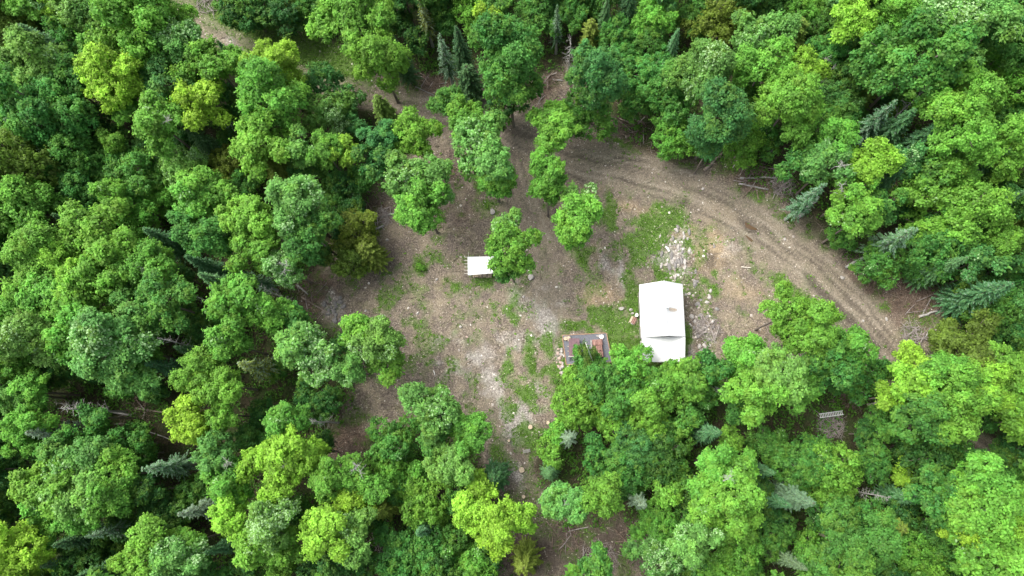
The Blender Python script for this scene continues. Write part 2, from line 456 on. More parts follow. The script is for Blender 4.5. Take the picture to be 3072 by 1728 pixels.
gx = axis_(-66, 62, 0.29, 700); gy = axis_(-26, 60, 0.29, 700)
GX, GY = np.meshgrid(gx, gy)
fx, fy = GX.ravel(), GY.ravel()
cv = covers(fx, fy)
zz = relief(fx, fy) + (cv['fine'] - .5) * .16 - .14 * cv['rut'] + .05 * cv['pale'] * (fbm(fx / .5, fy / .5, 301, 3) - .3) + (1 - cv['clear']) * (cv['coarse'] - .5) * .35
nx, ny = len(gx), len(gy)
idx = np.arange(nx * ny).reshape(ny, nx)
quads = np.stack([idx[:-1, :-1], idx[:-1, 1:], idx[1:, 1:], idx[1:, :-1]], -1).reshape(-1, 4)
ca = np.stack([cv['clear'], cv['grass'], cv['pale'], np.ones_like(fx)], -1)
cb = np.stack([cv['road'], cv['rut'], cv['tan'], cv['strip']], -1)
cc = np.stack([cv['mud'], cv['duff'], cv['coarse'], np.ones_like(fx)], -1)

gm = mat('forest_clearing_soil', (0.2, 0.16, 0.12), 0.95, 0, 0.15)
nt = gm.node_tree; L = nt.links
def sep(m, name):
    global ATT
    a = ATT = N_(m, 'ShaderNodeAttribute', attribute_name=name); s = N_(m, 'ShaderNodeSeparateColor')
    m.node_tree.links.new(a.outputs['Color'], s.inputs[0]); return s.outputs
A_, C_, B_ = sep(gm, 'cover_a'), sep(gm, 'cover_c'), sep(gm, 'cover_b')
STREAK = ATT.outputs['Alpha']
n1 = noise(gm, 0.9, 6, 0.65); n2 = noise(gm, 5.0, 5, 0.7); n3 = noise(gm, 2.2, 5, 0.7); n4 = noise(gm, 11, 3, 0.7)
soil = ramp(gm, n2, [(0.36, (0.062, 0.050, 0.042)), (0.47, (0.155, 0.126, 0.101)), (0.57, (0.245, 0.205, 0.162)), (0.68, (0.42, 0.37, 0.30))])
soil = mix(gm, ramp(gm, n1, [(0.38, (0, 0, 0)), (0.66, (.8, .8, .8))]), soil, mix(gm, n4, (0.060, 0.050, 0.044), (0.20, 0.166, 0.145)))
straw = ramp(gm, noise(gm, 0.42, 5, 0.65), [(0.46, (0, 0, 0)), (0.66, (.7, .7, .7))])
soil = mix(gm, straw, soil, ramp(gm, n4, [(0.35, (0.19, 0.155, 0.11)), (0.55, (0.31, 0.265, 0.19)), (0.72, (0.46, 0.41, 0.32))]))
olive = ramp(gm, noise(gm, 0.6, 5, 0.7), [(0.50, (0, 0, 0)), (0.68, (.55, .55, .55))])
soil = mix(gm, olive, soil, ramp(gm, n2, [(0.35, (0.085, 0.095, 0.042)), (0.65, (0.20, 0.20, 0.11))]))
tanc = ramp(gm, n3, [(0.32, (0.25, 0.185, 0.115)), (0.7, (0.43, 0.34, 0.22))])
soil = mix(gm, math_(gm, 'MULTIPLY', C_[1], 0.8), soil, ramp(gm, n2, [(0.34, (0.06, 0.042, 0.034)), (0.52, (0.135, 0.092, 0.070)), (0.72, (0.27, 0.19, 0.145))]))
soil = mix(gm, math_(gm, 'MULTIPLY', B_[2], 0.7), soil, tanc)
roadc = ramp(gm, noise(gm, 3.0, 6, 0.7), [(0.32, (0.150, 0.127, 0.096)), (0.5, (0.215, 0.185, 0.143)), (0.7, (0.30, 0.262, 0.205))])
soil = mix(gm, math_(gm, 'MULTIPLY', B_[0], 0.75, True), soil, roadc)
soil = mix(gm, math_(gm, 'MULTIPLY', B_[1], 0.8), soil, (0.085, 0.073, 0.060))
soil = mix(gm, math_(gm, 'MULTIPLY', STREAK, 0.5), soil, (0.34, 0.30, 0.245))
palec = ramp(gm, n2, [(0.34, (0.15, 0.14, 0.13)), (0.50, (0.36, 0.34, 0.32)), (0.64, (0.54, 0.52, 0.50))])
soil = mix(gm, math_(gm, 'MULTIPLY', A_[2], 0.62), soil, palec)
soil = mix(gm, math_(gm, 'MULTIPLY', C_[0], 0.75), soil, ramp(gm, n3, [(0.3, (0.045, 0.036, 0.030)), (0.7, (0.10, 0.085, 0.072))]))
grassc = ramp(gm, noise(gm, 2.6, 6, 0.75), [(0.3, (0.050, 0.095, 0.018)), (0.55, (0.085, 0.165, 0.030)), (0.78, (0.16, 0.23, 0.06))])
soil = mix(gm, math_(gm, 'MULTIPLY', A_[1], 0.92), soil, grassc)
floor_ = ramp(gm, n2, [(0.32, (0.022, 0.020, 0.013)), (0.52, (0.055, 0.050, 0.028)), (0.72, (0.11, 0.085, 0.055))])
floor_ = mix(gm, ramp(gm, noise(gm, 0.55, 4, 0.6), [(0.42, (0, 0, 0)), (0.6, (.8, .8, .8))]), floor_, (0.035, 0.065, 0.016))
col_ = mix(gm, A_[0], floor_, soil)
# pale chips and grit too small to stand as stones
vo = N_(gm, 'ShaderNodeTexVoronoi', feature='F1'); vo.inputs['Scale'].default_value = 3.1; vo.inputs['Randomness'].default_value = 1
tcg = N_(gm, 'ShaderNodeTexCoord'); L.new(tcg.outputs['Object'], vo.inputs['Vector'])
chip = math_(gm, 'MULTIPLY', math_(gm, 'LESS_THAN', vo.outputs['Distance'], 0.16), math_(gm, 'GREATER_THAN', noise(gm, 1.3, 2), 0.5))
col_ = mix(gm, math_(gm, 'MULTIPLY', chip, A_[0]), col_, (0.46, 0.41, 0.34))
grit = ramp(gm, noise(gm, 7.5, 2, 0.8), [(0.30, (.31, .31, .305)), (0.47, (.77, .78, .775)), (0.60, (.99, .995, .985)), (0.72, (1.55, 1.56, 1.53))])
col_ = mix(gm, 0.85, col_, grit, 'MULTIPLY')
L.new(col_, bsdf(gm).inputs['Base Color'])
bmp = N_(gm, 'ShaderNodeBump'); bmp.inputs['Strength'].default_value = 0.6; bmp.inputs['Distance'].default_value = 0.12
L.new(n2, bmp.inputs['Height']); L.new(bmp.outputs[0], bsdf(gm).inputs['Normal'])
ground = link('ground', mesh_np('ground', np.stack([fx, fy, zz], -1), quads, gm, True, dict(cover_a=ca, cover_b=cb, cover_c=cc)))
tag(ground, 'brown bare soil of the clearing with dirt tracks, thin grass and forest floor', None, None, 'structure')


def zat(x, y):
    """height of the ground sheet"""
    i = min(max(int(np.searchsorted(gx, x)) - 1, 0), nx - 2); j = min(max(int(np.searchsorted(gy, y)) - 1, 0), ny - 2)
    Z = zz.reshape(ny, nx); tx = (x - gx[i]) / (gx[i + 1] - gx[i]); ty = (y - gy[j]) / (gy[j + 1] - gy[j])
    return float((Z[j, i] * (1 - tx) + Z[j, i + 1] * tx) * (1 - ty) + (Z[j + 1, i] * (1 - tx) + Z[j + 1, i + 1] * tx) * ty)


def zat_np(x, y):
    i = np.clip(np.searchsorted(gx, x) - 1, 0, nx - 2); j = np.clip(np.searchsorted(gy, y) - 1, 0, ny - 2)
    Z = zz.reshape(ny, nx); tx = (x - gx[i]) / (gx[i + 1] - gx[i]); ty = (y - gy[j]) / (gy[j + 1] - gy[j])
    return (Z[j, i] * (1 - tx) + Z[j, i + 1] * tx) * (1 - ty) + (Z[j + 1, i] * (1 - tx) + Z[j + 1, i + 1] * tx) * ty


# the puddle in the wheel track
def puddle(u, v, a, b, ang, label):
    x, y = P(u, v); n = 26; rng = random.Random(int(u)); pts = []
    for k in range(n):
        t = 2 * math.pi * k / n; q = 1 + .22 * math.sin(3 * t + u) + rng.uniform(-.1, .1)
        px, py = a * q * math.cos(t), b * q * math.sin(t); c, s = math.cos(R(ang)), math.sin(R(ang))
        pts.append((px * c - py * s, px * s + py * c, 0))
    me = bpy.data.meshes.new('puddle'); me.from_pydata(pts, [], [tuple(range(n))]); me.materials.append(M_PUD)
    r_ = math.hypot(a, b)
    zs = [zat(x + p[0], y + p[1]) for p in pts]
    o = link('puddle', me, None, (x, y, sum(zs) / n + .03)); tag(o, label, None, None, 'structure')


M_PUD = mat('muddy_water', (0.085, 0.052, 0.024), 0.12, 0, 0.5)
puddle(2250, 680, .78, .26, -32, 'brown puddle in the wheel track of the right-hand road')
puddle(2248, 715, .62, .14, -45, 'narrow orange-brown puddle just below the larger one')

# ------------------------------------------------------------------ cabin
def cabin():
    x0, x1, xr = 10.75, 15.62, 13.32; y0, y1 = 10.6, 16.62; ze, zr = 3.2, 4.6
    bx, by = 13.2, 13.0
    t = thing('cabin', (bx, by, 0), 'cabin with a white metal gable roof, flue pipe and lean-to porch roof', 'cabin')
    def b(mb, name, m, par=t, **k):
        mb.v = [(p[0] - bx, p[1] - by, p[2]) for p in mb.v]
        return mb.build(name, m, par, **k)
    # walls stand inside the eaves
    wx0, wx1, wy0, wy1 = x0 + .28, x1 - .3, y0 + .2, y1 - .3
    w = MB().box(((wx0 + .05), (wy0 + wy1) / 2, 1.35), (.1, wy1 - wy0, 3.5)); lw = b(w, 'wall', M['siding'])
    w = MB().box(((wx1 - .05), (wy0 + wy1) / 2, 1.35), (.1, wy1 - wy0, 3.5)); b(w, 'wall', M['siding'])
    for yy in (wy0 + .05, wy1 - .05):
        a = .048
        gm_ = MB().add([(wx0 + .1, yy - a, -.4), (wx1 - .1, yy - a, -.4), (wx1 - .1, yy - a, 3.05), (xr, yy - a, 4.38), (wx0 + .1, yy - a, 3.05),
                        (wx0 + .1, yy + a, -.4), (wx1 - .1, yy + a, -.4), (wx1 - .1, yy + a, 3.05), (xr, yy + a, 4.38), (wx0 + .1, yy + a, 3.05)],
                       [(0, 1, 2, 3, 4), (9, 8, 7, 6, 5), (0, 5, 6, 1), (1, 6, 7, 2), (2, 7, 8, 3), (3, 8, 9, 4), (4, 9, 5, 0)])
        b(gm_, 'wall', M['siding'])
    # windows on the long walls and a door under the porch
    for xx, s in ((wx0, -1), (wx1, 1)):
        for yy in (12.3, 14.8):
            f = MB()
            for dz in (-.5, .5):
                f.box((xx + s * .025, yy, 1.75 + dz), (.06, 1.06, .08))
            for dy in (-.5, .5):
                f.box((xx + s * .025, yy + dy, 1.75), (.06, .08, .92))
            fr = b(f, 'window_frame', M['whitepaint'])
            b(MB().box((xx + s * .012, yy, 1.75), (.02, .92, .92)), 'pane', M['glass'], fr)
    d = b(MB().box((12.4, wy0 - .03, 1.05), (.9, .06, 2.05)), 'door', M['dark'])
    b(MB().box((12.75, wy0 - .085, 1.05), (.04, .05, .14)), 'handle', M['alu'], d)
    # roof: each slope is a run of standing-seam sheets
    th = .05
    for xe, nm in ((x0, 'left'), (x1, 'right')):
        sl_ = MB().slab([(xe, y0, ze), (xr + (.004 if xe > xr else -.004), y0 - .1, zr), (xr + (.004 if xe > xr else -.004), y1 + .1, zr), (xe, y1, ze)], th)
        so_ = b(sl_, 'roof_slope', M['whiteroof'])
        sm_ = MB(); n = 15
        for k in range(n + 1):
            y = y0 + .03 + (y1 - y0 - .06) * k / n
            dx = (xe - xr); sm_.bar((xe - dx * .01, y, ze + .01), (xr + dx * .03, y, zr - (zr - ze) * .03 + .01), .022, .03)
        b(sm_, 'seam', M['whiteroof'], so_)
        b(MB().bar((xe, y0, ze - .10), (xe, y1, ze - .10), .03, .12), 'fascia', M['whitepaint'])
    rc = MB().bar((xr, y0 - .1, zr + .012), (xr, y1 + .1, zr + .012), .16, .025)
    b(rc, 'ridge_cap', M['whiteroof'])
    # lean-to roof over the porch
    yl = 7.86
    ps = MB().slab([(x0, y0 - .004, ze + .004), (x1, y0 - .004, ze + .004), (x1 - .02, yl, 2.42), (x0 + .3, yl, 2.42)], .05)
    pr = b(ps, 'porch_roof', M['whiteroof'])
    sm_ = MB()
    for k in range(12):
        x = x0 + .36 + (x1 - x0 - .6) * k / 11
        sm_.bar((x, y0 - .06, ze - .003), (x, yl + .02, 2.43), .022, .03)
    b(sm_, 'seam', M['whiteroof'], pr)
    for x in (x0 + .45, xr, x1 - .3):
        b(MB().box((x, yl + .22, 1.0), (.14, .14, 2.72)), 'porch_post', M['lumber'])
    b(MB().bar((x0 + .35, yl + .22, 2.30), (x1 - .2, yl + .22, 2.30), .1, .14), 'porch_beam', M['lumber'])
    b(MB().box(((x0 + x1) / 2, (y0 + yl) / 2 + .2, .12), (x1 - x0 - .5, y0 - yl - .5, .14)), 'porch_deck', M['siding'])
    # flue through the right-hand slope, with rust run below it
    cx, cy = P(2000, 920, 4.75); s = (zr - ze) / (x1 - xr); zb = zr - (cx - xr) * s
    fl = b(MB().tube([(cx, cy, zb - .2), (cx, cy, zb + .62)], [.11, .11], 12), 'flue_pipe', M['alu'])
    b(MB().tube([(cx, cy, zb + .62), (cx, cy, zb + .68), (cx, cy, zb + .86), (cx, cy, zb + .9)], [.12, .23, .23, .12], 14), 'flue_cap', M['whitepaint'], fl)
    n_ = math.atan(s)
    rr = Matrix.Rotation(n_, 3, 'Y')
    fsh = MB().box((cx + .1, cy - .05, zb - .1 * s + .012), (.55, .5, .02), rr); b(fsh, 'flue_flashing', M['whiteroof'], fl)
    q = MB(); zoff = lambda x: zr - (x - xr) * s + .006
    ys = [(cx + .12, .10), (cx + .5, .26), (cx + 1.0, .24), (cx + 1.3, .12)]
    vs = [(x, cy - .18 - w_, zoff(x)) for x, w_ in ys] + [(x, cy - .14 + w_ * .4, zoff(x)) for x, w_ in reversed(ys)]
    q.add(vs, [tuple(range(len(vs)))]); b(q, 'rust_stain', M['rust'], fl)
    return t


# faint grime and rust belong to the sheet metal itself
rm = M['whiteroof']
b_ = bsdf(rm); src = b_.inputs['Base Color'].links[0].from_socket
st = ramp(rm, noise(rm, 0.9, 5, 0.7, None, (1.6, .5, 1)), [(0.56, (0, 0, 0)), (0.8, (1, 1, 1))])
rm.node_tree.links.new(mix(rm, math_(rm, 'MULTIPLY', st, .35), src, (0.36, 0.365, 0.355)), b_.inputs['Base Color'])
M['rust'] = noisy('rust_wash', (0.36, 0.28, 0.20), (0.47, 0.42, 0.36), 5, 0.6)
cabin()


# ------------------------------------------------------------------ open shelter with a white flat roof
def shelter():
    cx, cy = -7.2, 19.3
    t = thing('open_shelter', (cx, cy, gz(cx, cy)), 'open shelter with a flat white roof and bare rafter ends on its left', 'shelter')
    W, D = 3.35, 2.15
    x0, x1, y0, y1 = -1.85, 1.5, -1.1, 1.06
    MB().slab([(x0, y0 - .05, 2.36), (x1, y0 + .18, 2.36), (x1, y1, 2.50), (x0 - .05, y1 - .02, 2.50)], .035).build('roof_sheet', M['whiteroof'], t)
    for k in range(6):
        y = y0 + .16 + (y1 - y0 - .2) * k / 5
        z = 2.37 + .13 * (y - y0) / (y1 - y0) - .09
        MB().bar((x0 - .42, y, z), (x1 - .1, y, z), .06, .09).build('rafter', M['lumber'], t)
    for y, z in ((y0 + .3, 2.24), (y1 - .25, 2.32)):
        MB().bar((x0 + .05, y, z), (x1 - .1, y, z - .0), .08, .1).build('beam', M['lumber'], t)
    for x in (x0 + .15, x1 - .2):
        for y, z in ((y0 + .3, 2.19), (y1 - .25, 2.27)):
            MB().box((x, y, (z - .35) / 2), (.1, .1, z + .35)).build('post', M['lumber'], t)
    MB().bar((x0 + .06, y1 - .1, 2.2), (x0 + .04, y1 + .55, 2.62), .05, .05).build('pole', M['lumber'], t)
    # split firewood kept under the roof
    g = gz(cx, cy)
    f = thing('firewood_stack', (cx - .3, cy - .55, g), 'firewood stacked in the shade under the white shelter roof', 'firewood')
    rng = random.Random(5)
    for r_ in range(4):
        for k in range(11):
            x = -1.1 + k * .2 + (.1 if r_ % 2 else 0); z = .08 + r_ * .17
            rad = rng.uniform(.075, .1)
            MB().tube([(x, -.42 + rng.uniform(-.05, .05), z), (x, .42, z)], [rad, rad * .95], 6).build('split_log', M['cutwood'] if rng.random() < .6 else M['log'], f)
    return t


shelter()


# ------------------------------------------------------------------ timber-edged yard with its roofed rack and red wood stack
def yard():
    c = [P(1686, 1006), P(1819, 999), P(1836, 1086), P(1699, 1094)]
    cx, cy = np.mean([p[0] for p in c]), np.mean([p[1] for p in c]); g = gz(cx, cy) + .06
    t = thing('timber_yard', (cx, cy, g), 'rectangular grey ground mat framed by thin orange-brown timbers', 'patio')
    q = [(p[0] - cx, p[1] - cy) for p in c]
    m = MB(); n = 14
    vs = []; fs = []
    for j in range(n + 1):
        for i in range(n + 1):
            a, b_ = i / n, j / n
            x = (q[0][0] * (1 - a) + q[1][0] * a) * (1 - b_) + (q[3][0] * (1 - a) + q[2][0] * a) * b_
            y = (q[0][1] * (1 - a) + q[1][1] * a) * (1 - b_) + (q[3][1] * (1 - a) + q[2][1] * a) * b_
            vs.append((x, y, .10 + .045 * (vnoise(np.array([x * 2.2]), np.array([y * 2.2]), 5)[0] - .5)))
    for j in range(n):
        for i in range(n):
            k = j * (n + 1) + i; fs.append((k, k + n + 1, k + n + 2, k + 1))
    m.add(vs, fs).build('ground_mat', M['mat'], t, sm=True)
    for k in range(4):
        a, b_ = Vector((*q[k], .06)), Vector((*q[(k + 1) % 4], .06)); d = (b_ - a).normalized()
        nseg = 2 if k % 2 else 3
        for s in range(nseg):
            p0 = a.lerp(b_, s / nseg) + d * .02; p1 = a.lerp(b_, (s + 1) / nseg) - d * .02
            MB().bar(p0, p1, .09, .22).build('edge_timber', M['timber'], t)
    # rack with a ribbed plum-brown roof
    x, y = P(1723, 1041, .9); r = thing('roofed_rack', (x, y, g), 'low rack with a ribbed plum-brown metal roof on the grey mat', 'rack')
    w, l = .62, 1.02
    MB().slab([(-w, -l, 1.0), (w, -l, .92), (w, l, .92), (-w, l, 1.0)], .025).build('roof_sheet', M['brownroof'], r)
    for k in range(7):
        xx = -w + .06 + k * (2 * w - .12) / 6; z = 1.0 - .08 * (xx + w) / (2 * w)
        MB().bar((xx, -l, z + .014), (xx, l, z + .014), .05, .035).build('rib', M['brownroof'], r)
    MB().bar((-w - .12, -l - .06, .99), (w + .02, -l - .06, .95), .07, .06).build('front_rail', M['lumber'], r)
    for sx in (-1, 1):
        for sy in (-1, 1):
            MB().box((sx * (w - .08), sy * (l - .1), .44), (.08, .08, .9)).build('post', M['lumber'], r)
    for yy in (.75, .1, -.45):
        MB().tube([(-w - .16, yy, .80), (-w - .02, yy, .80)], [.06, .06], 8).build('peg', M['cutwood'], r)
    MB().box((0, 0, .2), (2 * w - .3, 2 * l - .3, .06)).build('shelf', M['siding'], r)
    MB().bar((-w + .1, -l - .55, .12), (-w + .1, -l + .1, .5), .05).build('brace', M['paintgrey'], r)
    MB().bar((w - .05, -l - .6, .12), (w - .05, -l + .1, .5), .05).build('brace', M['paintgrey'], r)
    # red split-wood stack
    x, y = P(1796, 1044, .5); s = thing('red_wood_stack', (x, y, g + .12), 'stack of reddish split wood laid lengthwise on the grey mat', 'firewood', rz=R(3))
    rng = random.Random(11)
    for lay in range(4):
        for col in range(6 - lay // 2):
            for seg in range(3):
                xx = -.56 + col * .2 + .1 * (lay // 2) + rng.uniform(-.03, .03); z = .09 + lay * .16
                yc = -.68 + seg * .68 + rng.uniform(-.05, .05); rad = rng.uniform(.075, .105)
                ro = Matrix.Rotation(rng.uniform(-.08, .08), 3, 'Z')
                MB().tube([(xx, yc - .31, z), (xx + rng.uniform(-.03, .03), yc + .31, z)], [rad, rad * rng.uniform(.8, 1)], 5).build('split_log', M['redwood'], s)
    MB().bar((-.86, -1.0, .1), (-.82, .98, .5), .07).build('edge_board', M['lumber'], s)
    # stumps, bag and stones on the mat
    for px, lab in (((1696.5, 1015), 'pale round stump in the corner of the grey mat'), ((1706, 1014), 'pale round stump beside the brown rack roof')):
        x, y = P(*px, .4); stump('chopping_stump', x, y, g + .08, .24, .34, lab, 'stumps on the grey mat')
    x, y = P(1805.5, 1011, .2); rock('white_sack', x, y, g + .08, .34, 'white lumpy sack lying above the red wood stack', 'sack', M['whitepaint'], .8)
    x, y = P(1799, 1008, .1); rock('stone', x, y, g + .08, .22, 'pale stone beside the white sack on the mat', 'stone', M['stone'])
    x, y = P(1793, 1008, .1); rock('stone', x, y, g + .08, .16, 'small white stone left of the sack on the mat', 'stone', M['stone'])


def stump(name, x, y, z, r, h, label, group=None, m=None):
    t = thing(name, (x, y, z), label, 'stump', group, random.uniform(0, 6))
    n = 14; rr = [r * random.uniform(.92, 1.08) for _ in range(n)]
    b0 = [(rr[k] * 1.18 * math.cos(2 * math.pi * k / n), rr[k] * 1.18 * math.sin(2 * math.pi * k / n), -.15) for k in range(n)]
    b1 = [(rr[k] * math.cos(2 * math.pi * k / n), rr[k] * math.sin(2 * math.pi * k / n), h) for k in range(n)]
    MB().add(b0 + b1, [(k, (k + 1) % n, n + (k + 1) % n, n + k) for k in range(n)]).build('bark', M['log'], t)
    MB().add([(p[0] * .97, p[1] * .97, h + .004) for p in b1] + [(p[0] * .97, p[1] * .97, h - .05) for p in b1],
             [tuple(range(n))] + [(k, n + k, n + (k + 1) % n, (k + 1) % n) for k in range(n)]).build('cut_face', m or M['cutwood'], t)
    return t


ROCKS = {}
def rock_mesh(seed, m):
    key = (seed, m.name)
    if key in ROCKS:
        return ROCKS[key]
    import bmesh
    bm = bmesh.new(); bmesh.ops.create_icosphere(bm, subdivisions=2, radius=1)
    rng = np.random.default_rng(seed)
    pl = rng.normal(size=(9, 3)); pl /= np.linalg.norm(pl, axis=1)[:, None]; dd = rng.uniform(.55, .9, 9)
    for v in bm.verts:
        for n_, d_ in zip(pl, dd):
            s = v.co.x * n_[0] + v.co.y * n_[1] + v.co.z * n_[2]
            if s > d_:
                v.co -= Vector(n_) * (s - d_)
    me = bpy.data.meshes.new('stone'); bm.to_mesh(me); bm.free(); me.materials.append(m)
    ROCKS[key] = me
    return me


def rock(name, x, y, z, r, label, cat='rock', m=None, flat=.6, group=None, seed=None):
    o = link(name, rock_mesh(random.randrange(8) if seed is None else seed, m or M['stone']), None, (x, y, z + r * flat * .35))
    o.scale = (r * random.uniform(.9, 1.2), r * random.uniform(.75, 1.0), r * flat); o.rotation_euler = (0, 0, random.uniform(0, 6))
    return tag(o, label, cat, group)


yard()

# ------------------------------------------------------------------ foliage
def unit(n, rng):
    v = rng.normal(size=(n, 3)); return v / np.linalg.norm(v, axis=1)[:, None]


def nrm(v):
    return v / (np.linalg.norm(v, axis=1)[:, None] + 1e-9)


def leaf_quads(c, nrml, length, width, var, rng, along=None):
    """one lozenge leaf per row"""
    n = len(c)
    a = along if along is not None else unit(n, rng)
    a = nrm(a - nrml * np.sum(a * nrml, 1)[:, None]); b = np.cross(nrml, a)
    l = np.asarray(length)[:, None]; w = np.asarray(width)[:, None]
    fold = nrml * (w * .25)
    v = np.stack([c - a * l * .5, c + b * w * .5 + fold - a * l * .05, c + a * l * .5, c - b * w * .5 + fold - a * l * .05], 1).reshape(-1, 3)
    f = np.arange(n * 4).reshape(n, 4)
    col = np.repeat(np.concatenate([var, np.ones((n, 1))], 1), 4, 0)
    return v, f, col


def lobe_set(Rr, rng, k, flat=0.9, spread=(.34, .5), low=-.35):
    """a few heavy boughs and many small sprays that break the outline"""
    L_ = []
    g = rng.uniform(0, 6.28)
    sx, sy = rng.uniform(.76, 1.18, 2)
    for i in range(k):
        zc = 1 - (i + .5) / k * (1 - low)
        ph = g + i * 2.39996 + rng.uniform(-.45, .45)
        s = math.sqrt(max(0, 1 - zc * zc))
        rl = Rr * rng.uniform(spread[0] * .78, spread[1]) * .84
        d = np.array([s * math.cos(ph) * sx, s * math.sin(ph) * sy, zc * flat])
        L_.append((d * (Rr * rng.uniform(.62, 1.2) - rl), rl))
    nb = len(L_)
    for i in range(int(k * 2.4)):
        lc, rl = L_[rng.integers(0, nb)]
        d = unit(1, rng)[0] * .8 + lc / (np.linalg.norm(lc) + 1e-6) * .7 + np.array([0, 0, .25])
        d /= np.linalg.norm(d)
        L_.append((lc + d * rl * rng.uniform(.75, 1.2), Rr * rng.uniform(.11, .24)))
    return L_


def crown_broad(seed, Rr, leaf=.27, rc=(.34, .6), k=None, flat=1.12, spread=(.34, .5), dens=1.0, low=-.6):
    rng = np.random.default_rng(seed)
    k = k or int(6 + Rr * 1.1)
    lobes = lobe_set(Rr, rng, k, flat, spread, low)
    lobes.append((np.array([0, 0, .05 * Rr]), Rr * .45))
    cs, ns, ly, cr, tint = [], [], [], [], []
    for li, (lc, rl) in enumerate(lobes):
        n = max(5, int(31 * dens * (rl / 1.0) ** 2 / (np.mean(rc) / .34) ** 2))
        d = unit(n * 2, rng); d = d[d[:, 2] > -.5][:n]
        rad = rl * rng.uniform(.75, 1.15, len(d)); p = lc + d * rad[:, None]
        keep = np.ones(len(d), bool)
        for lj, (oc, orr) in enumerate(lobes):
            if lj != li:
                keep &= np.linalg.norm(p - oc, axis=1) > orr * .72
        p = p[keep]; d = d[keep]
        if not len(p):
            continue
        out = nrm(p)
        cs.append(p); ns.append(nrm(out * .45 + d * .35 + np.array([0, 0, .6])))
        cr.append(rng.uniform(*rc, len(p))); tint.append(np.clip(rng.normal(.5, .19, len(p)) + rng.normal(0, .10), 0, 1)); ly.append(np.full(len(p), rng.normal(.25, .25)))
    c = np.concatenate(cs); n0 = np.concatenate(ns); cr = np.concatenate(cr); tint = np.concatenate(tint)
    yel = np.clip(np.concatenate(ly) + rng.normal(0, .2, len(c)), 0, 1)
    wind = vnoise(c[:, 0] / (Rr * .8) + seed, c[:, 1] / (Rr * .8), seed)
    per = np.maximum(12, (40 * dens * (cr / .34) ** 2 * (.21 / leaf) ** 1.6).astype(int))
    idx = np.repeat(np.arange(len(c)), per); m = len(idx)
    h = unit(m, rng); nn = n0[idx]
    s = np.sum(h * nn, 1); h = np.where((s < -.15)[:, None], h - 2 * s[:, None] * nn, h)
    stretch = np.abs(rng.normal(.75, .34, m))
    pos = c[idx] + h * (cr[idx] * stretch)[:, None]
    pos[:, 2] -= (1 - np.sum(h * nn, 1)) * cr[idx] * .3
    # shoots: runs of leaves that stick out of the crown and fray its outline
    ns_ = int(len(c) * .45); pick = rng.integers(0, len(c), ns_); k8 = 7
    sd_ = nrm(n0[pick] + unit(ns_, rng) * .75); sl_ = cr[pick] * rng.uniform(1.1, 2.3, ns_)
    tt = np.tile((np.arange(k8) + 1) / k8, ns_); si = np.repeat(np.arange(ns_), k8)
    p3 = c[pick][si] + sd_[si] * (sl_[si] * tt)[:, None] + unit(len(si), rng) * (.07 + .05 * (1 - tt))[:, None]
    pos = np.concatenate([pos, p3]); h = np.concatenate([h, sd_[si]]); nn = np.concatenate([nn, n0[pick][si]]); idx = np.concatenate([idx, pick[si]]); m = len(idx)
    ln = nrm(h * .65 + np.array([0, 0, .5]) + nn * .25 + unit(m, rng) * .6)
    along = nrm(h + unit(m, rng) * .6 + np.array([0, 0, -.3]))
    sz = leaf * rng.uniform(.65, 1.35, m)
    var = np.stack([np.clip(tint[idx] + rng.normal(0, .17, m), .05, 1), np.clip(yel[idx] + rng.normal(0, .15, m), 0, 1),
                    np.clip(rng.uniform(0, 1, m) * .55 + (1 - wind[idx]) * .75, 0, 1)], 1)
    v, f, col = leaf_quads(pos, ln, sz, sz * .72, var, rng, along)
    # loose filling inside, so that one does not look straight through
    q = 160 + int(45 * Rr * Rr)
    li = rng.integers(0, len(lobes), q); lc = np.array([l[0] for l in lobes]); lr = np.array([l[1] for l in lobes])
    p2 = lc[li] + unit(q, rng) * (lr[li] * rng.uniform(.2, .8, q))[:, None]
    v2, f2, c2 = leaf_quads(p2, nrm(unit(q, rng) + np.array([0, 0, .8])), np.full(q, leaf * 1.7), np.full(q, leaf * 1.3),
                            np.stack([rng.uniform(.2, .6, q), rng.uniform(0, .3, q), np.ones(q)], 1), rng)
    me = mesh_np('crown', np.concatenate([v, v2]), np.concatenate([f, f2 + len(v)]), M['leaf'], False, dict(leaf=np.concatenate([col, c2])))
    me['R'] = Rr
    # limbs that carry the lobes
    mb = MB()
    for lc_, rl in lobes[:k]:
        b0 = Vector((0, 0, -Rr * .75)); e = Vector(lc_) * .98
        mid = b0.lerp(e, .5) + Vector((rng.uniform(-.2, .2), rng.uniform(-.2, .2), Rr * .12))
        mb.tube([b0, mid, e], [.05 * Rr * .6, .036 * Rr * .6, .012 * Rr], 5)
        for _ in range(3):
            e2 = e + Vector(unit(1, rng)[0]) * rl * .8
            mb.tube([mid.lerp(e, .6), e2], [.016 * Rr, .006 * Rr], 4)
    return me, mb.mesh('limbs', M['bark'])


